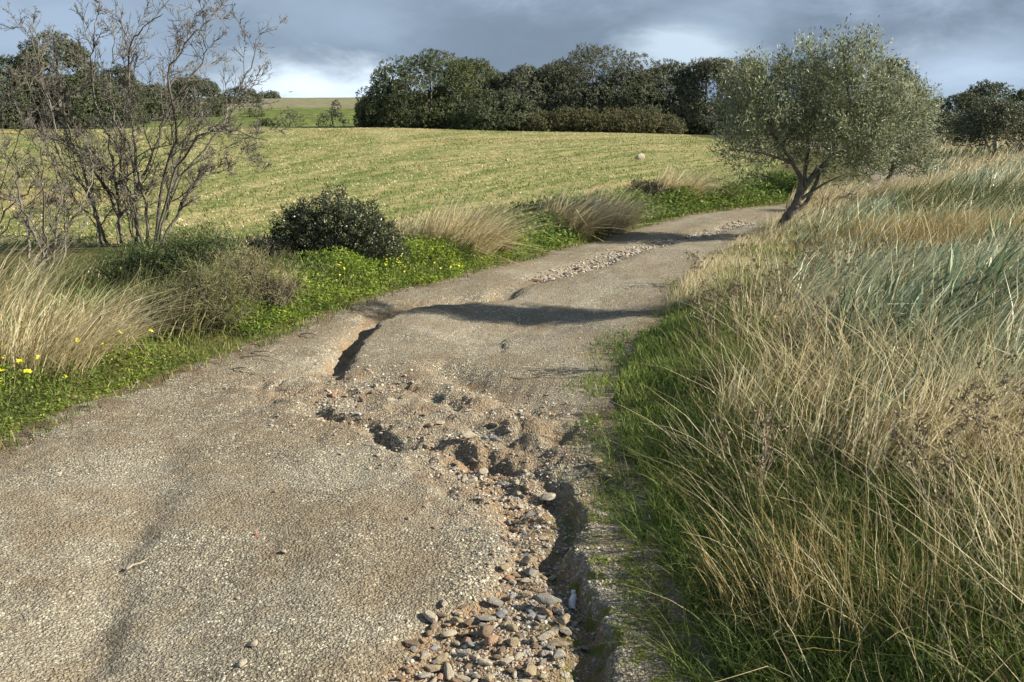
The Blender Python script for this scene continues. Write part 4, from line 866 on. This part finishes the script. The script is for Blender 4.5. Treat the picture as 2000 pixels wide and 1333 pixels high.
shrub('round_shrub', 'small round brownish shrub on the left verge beyond the blond tussocks', 1257, 398, [(1257, 375, 32, 20, 0), (1240, 378, 20, 16, 0), (1275, 378, 22, 16, 0)], 4500, .03, .015, veg('brown_shrub', [(0, (.04, .035, .02)), (1, (.13, .11, .07))], .15), 32, None, .3, 80)
shrub('low_shrub', 'low dark twiggy plant left of the dark evergreen shrub', 520, 500, [(520, 475, 30, 16, 0), (500, 480, 18, 12, 0)], 1500, .025, .01, M_dark, 33, None, .3, 50)
gt = 'dry feathery thickets below the bare shrubs'
M_gstem = veg('grey_brown_twiglets', [(0, (0.10, 0.088, 0.04)), (.5, (0.23, 0.20, 0.105)), (1, (0.48, 0.42, 0.25))], .2); M_dgreen = veg('dark_feathery_green', [(0, (.035, .06, .02)), (.7, (.10, .145, .05)), (1, (.24, .25, .12))], .3)
M_ogreen = veg('olive_feathery_green', [(0, (.06, .075, .025)), (.6, (.16, .17, .07)), (1, (.36, .32, .18))], .3)
shrub('dry_thicket', 'grey brown thicket of fine dry twigs left of the dark shrub', 500, 610, [(500, 560, 62, 42, 0), (455, 570, 50, 46, 0), (535, 580, 44, 34, 0), (480, 530, 44, 30, 0), (560, 560, 30, 24, 0)], 9000, .05, .0035, M_gstem, 71, gt, .15, 160, None, 1.1, 'dry thicket')
shrub('dry_thicket', 'olive green feathery thicket in front of the tall bare shrub', 385, 650, [(390, 590, 66, 44, 0), (340, 600, 50, 40, 0), (440, 610, 50, 36, 0), (400, 550, 44, 30, 0)], 9000, .045, .004, M_ogreen, 72, gt, .15, 110, None, 1.1, 'dry thicket')
shrub('dry_thicket', 'dark green feathery bush at the foot of the tall bare shrub', 290, 570, [(280, 520, 62, 36, 0), (345, 505, 56, 40, 0), (400, 490, 46, 36, 0), (235, 530, 44, 28, 0), (430, 500, 34, 30, 0)], 13000, .04, .005, M_dgreen, 73, gt, .15, 90, None, 1.05, 'dry thicket')
bt = bare('bare_sapling', 'thin bare twigs standing under the right side of the olive crown', (1640, 415), 14.5, [[(1600, 418), (1605, 385), (1598, 360)], [(1640, 418), (1645, 385), (1655, 362)], [(1625, 418), (1620, 380), (1640, 360)], [(1650, 418), (1660, 380), (1690, 355)]], .008, 41, 6, 2, .003)
bt['group'] = 'bare twigs under the olive'
# unseen slender tree, added right of the frame to cast a shadow across the track
rg = np.random.default_rng(4)
def offtree():
    x0, y0 = 5.3, 7.95; z0 = float(groundz(np.array([x0]), np.array([y0]))[0])
    t = thing('shadow_caster_tree', 'slender young evergreen added right of the frame edge to cast a shadow', 'tree', (x0, y0, z0)); tb = Tubes()
    tb.add([(0, 0, -.05), (.02, 0, 1.2), (0, .02, 2.2), (.02, 0, 3.2)], [.05, .045, .035, .01], 8); V, Fi = tb.get(); link('trunk', mesh('trunk', V, Fi, M_obark, None, True), t)
    E = [(0, 0, 2.6, .17, .2, .7), (.02, .02, 2.1, .16, .22, .55), (0, 0, 1.5, .10, .15, .45)]
    V, Fc, at = leafmass(E, 9000, .06, .02, rg, .1, .9); link('crown', mesh('crown', V, Fc, M_dark, at), t)
offtree()

# ------------------------------------------------------------------ background trees
def bgmat(name, a, b, c): return veg(name, [(0, a), (.5, b), (1, c)], .15, rough=.6, spec=.2)
B = {'green': bgmat('juniper_green', (.045, .059, .026), (.096, .114, .05), (.165, .185, .085)),
     'grey': bgmat('grey_mastic', (.06, .068, .043), (.128, .138, .088), (.22, .222, .15)),
     'dark': bgmat('dark_juniper', (.040, .054, .031), (.09, .108, .06), (.155, .175, .10)),
     'brown': bgmat('brown_bush', (.055, .055, .028), (.115, .115, .055), (.2, .18, .095))}
M_bgb = bark('far_trunk', (.07, .06, .05), (.26, .22, .18), 5)
def bgtree(label, cx, base, top, half, Y, kind, seed, group, skew=0.0, n=None, name='evergreen_tree', cat='tree', leaf=.16, trunk=True):
    """domed wind-shaped crown made of lumps; skew >0 drops its left side"""
    rg = np.random.default_rng(seed); b = atY(cx, base, Y); gz = float(surfz(np.array([b[0]]), np.array([b[1]]))[0]); org = np.array([b[0], Y, gz]); s = Y / F
    H = atY(cx, top, Y)[2] - gz; Wd = half * s; t = thing(name, label, cat, tuple(org), group); E = []
    Wd *= 1.16; cz, rz0, rx0, ry0 = H * .22, H * .72, Wd * .88, Wd * .8
    E.append((skew * .2 * Wd, 0, cz, rx0, ry0, rz0))
    for i in range(44 if Wd > 1.5 else 16):
        a = rg.uniform(0, TAU); ph = rg.uniform(-.35, 1.0); c_ = math.sqrt(max(1 - ph * ph, 0)); r = Wd * rg.uniform(.16, .30); rz = r * rg.uniform(.55, .85)
        x_ = c_ * math.cos(a); sk = 1 - .35 * max(0, -x_) * skew * 2
        E.append((skew * .2 * Wd + x_ * rx0 * .9, c_ * math.sin(a) * ry0 * .9, max(cz + ph * (rz0 - rz * .5) * sk, rz * .5), r, r, rz))
    E.append((0, 0, H * .2, Wd * .85, Wd * .7, H * .2))
    tb = Tubes()
    for i in range(5):
        q = np.array([rg.normal(0, .3) * Wd, rg.normal(0, .2) * Wd, H * rg.uniform(.5, .8)]); tb.add(smoothline([(rg.normal(0, .1), rg.normal(0, .1), -.2), q * .4 + rg.normal(0, .2, 3), q], 4), np.linspace(.16, .04, 9) * min(1, H / 5), 6)
    V, Fi = tb.get(); link('trunk', mesh('trunk', V, Fi, M_bgb, None, True), t)
    leaf *= .62; n = n or int(np.clip(Wd * H * 3900, 6500, 100000))
    V, Fc, at = leafmass(E, n, leaf, leaf * .8, rg, .86, .25, 14, .55, 1.3); link('crown', mesh('crown', V, Fc, B[kind], at), t)
gb = 'trees of the thicket behind the field'
for row in [
 ('rounded green evergreen at the left end of the thicket', 830, 246, 100, 118, 84, 'green', 1, gb, .1),
 ('low dark bush filling the left foot of the thicket', 762, 246, 152, 62, 83, 'dark', 2, gb, .5),
 ('green evergreen with a broad top second from the left end', 925, 246, 112, 78, 88, 'green', 3, gb, 0),
 ('greyish tree in the dip between the two tall domes', 1015, 246, 128, 66, 86, 'grey', 4, gb, 0),
 ('low dark evergreen in front of the dip in the thicket', 960, 248, 175, 90, 83, 'dark', 5, gb, 0),
 ('tallest domed grey green tree of the thicket', 1165, 250, 78, 112, 88, 'grey', 6, gb, .1),
 ('sloping left shoulder tree of the tallest dome', 1085, 250, 112, 70, 87, 'grey', 7, gb, .3),
 ('dark crown at the right side of the tallest dome', 1230, 252, 135, 70, 86, 'dark', 8, gb, -.2),
 ('grey twiggy tree right of the tallest dome', 1300, 256, 118, 75, 88, 'grey', 9, gb, 0),
 ('dark tree just left of the olive crown', 1385, 258, 108, 72, 87, 'grey', 10, gb, 0),
 ('tree whose top shows over the left of the olive crown', 1450, 260, 105, 50, 90, 'dark', 11, gb, 0),
 ('tree mostly hidden behind the olive crown', 1560, 262, 110, 90, 88, 'dark', 12, gb, 0),
 ('olive green dome showing behind the right side of the olive crown', 1735, 268, 112, 55, 70, 'green', 13, gb, 0),
 ]: bgtree(row[0], row[1], row[2], row[3], row[4], row[5], row[6], 100 + row[7], row[8], row[9])
gh = 'low bushes at the foot of the thicket'
for i, (cx, top, half, kd, lab) in enumerate([(1060, 222, 48, 'brown', 'leftmost low brown bush in front of the thicket'), (1120, 208, 50, 'brown', 'taller brown green bush below the tallest dome'), (1185, 210, 52, 'brown', 'brown green bush in the middle of the low hedge'), (1250, 212, 50, 'brown', 'brown green bush toward the right end of the hedge'), (1300, 224, 34, 'brown', 'small bush closing the right end of the low hedge')]):
    bgtree(lab, cx, 262, top, half, 81.5, kd, 140 + i, gh, 0, None, 'low_bush', 'bush', .14)
gl = 'dark evergreens behind the bare shrubs'
for i, (cx, base, top, half, Y, kd, lab) in enumerate([(118, 246, 48, 78, 80, 'grey', 'tall dome of evergreen seen through the bare shrub'), (25, 246, 100, 62, 78, 'dark', 'dark evergreen at the left frame edge'), (175, 246, 140, 70, 79, 'dark', 'dark lower evergreen right of the tall dome'), (240, 240, 124, 42, 95, 'dark', 'small domed tree between the stems of the bare shrub'),
        (380, 235, 149, 55, 105, 'dark', 'rounded dark tree left of the bright cloud break'), (300, 235, 165, 50, 100, 'dark', 'dark bush filling the gap left of the rounded dark tree'), (468, 205, 170, 34, 150, 'dark', 'flat topped dark bush on the skyline'), (525, 190, 178, 20, 190, 'dark', 'tiny dark bush standing alone on the skyline')]):
    bgtree(lab, cx, base, top, half, Y, kd, 160 + i, gl, 0)
gr_ = 'trees at the right frame edge'
for i, (cx, base, top, half, Y, kd, lab, lf) in enumerate([(1868, 290, 180, 62, 60, 'dark', 'dark tree right of the olive crown', .13), (1925, 285, 155, 55, 66, 'green', 'green rounded treetop above the dark ones at the right', .14), (1990, 285, 176, 45, 62, 'green', 'green tree cut by the right frame edge', .14), (1830, 290, 215, 40, 56, 'dark', 'low dark tree tucked beside the olive crown', .13), (2040, 290, 170, 60, 60, 'dark', 'dark tree just beyond the right frame edge', .13),
        (1990, 330, 245, 55, 30, 'brown', 'greyish brown bush at the right frame edge', .07), (1870, 305, 268, 40, 42, 'brown', 'low brown bush beneath the dark tree', .09)]):
    bgtree(lab, cx, base, top, half, Y, kd, 180 + i, gr_, 0, None, 'evergreen_tree' if lf > .1 else 'low_bush', 'tree' if lf > .1 else 'bush', lf)
treething('small_tree', 'small grey tree with a forked pale trunk at the right', 'tree', (1948, 318), 32, [([(1948, 322, 0), (1946, 300, 0), (1945, 278, 0), (1948, 250, 0)], .09, .05), ([(1948, 312, 0), (1932, 292, 0), (1922, 265, 0)], .06, .03)],
 [(1930, 235, 52, 26, 0), (1905, 255, 36, 22, 0), (1965, 228, 34, 20, 0), (1945, 220, 30, 16, 0), (1900, 275, 20, 12, 0)], 9000, .07, .045, B['grey'], bark('pale_trunk', (.2, .17, .14), (.45, .4, .33), 6), 61, 'trees at the right frame edge', .4, .5, clump=14)
gk = 'shrubs on the green bank behind the field'
for i, (cx, base, top, half, kd, lab) in enumerate([(565, 242, 211, 28, 'grey', 'rounded grey shrub on the green bank'), (648, 243, 214, 26, 'grey', 'grey shrub on the green bank beside the thicket shadow'), (657, 220, 193, 9, 'dark', 'thin upright dark shrub sticking up above the green bank'), (520, 243, 232, 14, 'green', 'low green shrub at the left of the green bank'), (500, 212, 203, 14, 'green', 'low shrub high on the green bank')]):
    bgtree(lab, cx, base, top, half, 88 if base > 230 else 104, kd, 210 + i, gk, 0, 2600, 'bank_shrub', 'shrub', .12)

# ------------------------------------------------------------------ rocks in the field
gq = 'pale rocks lying in the field'
def frock(px, py, wpx, ck, v, lab, fl=1.0):
    x, y, z = hit(px, py); stone(x, y, wpx / F * y * .5, ck, lab, gq, v, fl, 'field_rock', 'rock', .1)
frock(1250, 315, 22, 'cream', 6, 'upright pale boulder alone in the right of the field', 1.5)
for i, (px, py, w_, lab) in enumerate([(1055, 309, 9, 'pale rock left of the middle of the field rock row'), (1105, 312, 9, 'pale rock in the middle of the field, right of two others'), (990, 315, 9, 'pale rock nearest the left end of the rock row in the field'), (903, 318, 7, 'small pale rock leftmost in the rock row of the field'),
        (1052, 320, 7, 'small pale rock just below the rock row'), (1178, 333, 9, 'small pale rock below and left of the boulder'), (1112, 315, 7, 'small pale chip touching the middle field rock')]): frock(px, py, w_, 'cream', i % 5, lab)
for px, py, w_, lab in [(592, 212, 9, 'round white rock at the top of the green bank'), (521, 226, 6, 'pale rock on the green bank left of the rounded grey shrub'), (515, 224, 5, 'smaller pale rock touching another on the green bank'), (499, 225, 5, 'tiny pale rock leftmost on the green bank'), (950, 250, 5, 'pale rock at the foot of the thicket')]: frock(px, py, w_, 'cream', 1, lab)

# ------------------------------------------------------------------ bird
def bird():
    c = atY(567, 180, 60); t = thing('bird', 'tiny dark bird gliding above the skyline hill', 'bird', tuple(c)); s = .16
    tb = Tubes(); tb.add([(-.7 * s, 0, 0), (-.3 * s, 0, .02 * s), (.2 * s, 0, 0), (.6 * s, 0, .02), (.9 * s, 0, .03)], [.02 * s, .12 * s, .14 * s, .09 * s, .01], 7); V, Fi = tb.get()
    m = plain('dark_feathers', (.05, .05, .055)); link('body', mesh('body', V, Fi, m, None, True), t)
    for sg in (-1, 1):
        V = np.array([(.25, 0, 0), (.05, .9 * sg, .12), (-.2, 1.5 * sg, .05), (-.15, .7 * sg, .08), (-.2, 0, 0)]) * s; V = np.concatenate([V, V + (0, 0, -.006)])
        Fi = [[0, 1, 3], [1, 2, 3], [0, 3, 4], [5, 8, 6], [6, 8, 7], [5, 9, 8]]; link('wing', mesh('wing', V, Fi, m), t)
bird()
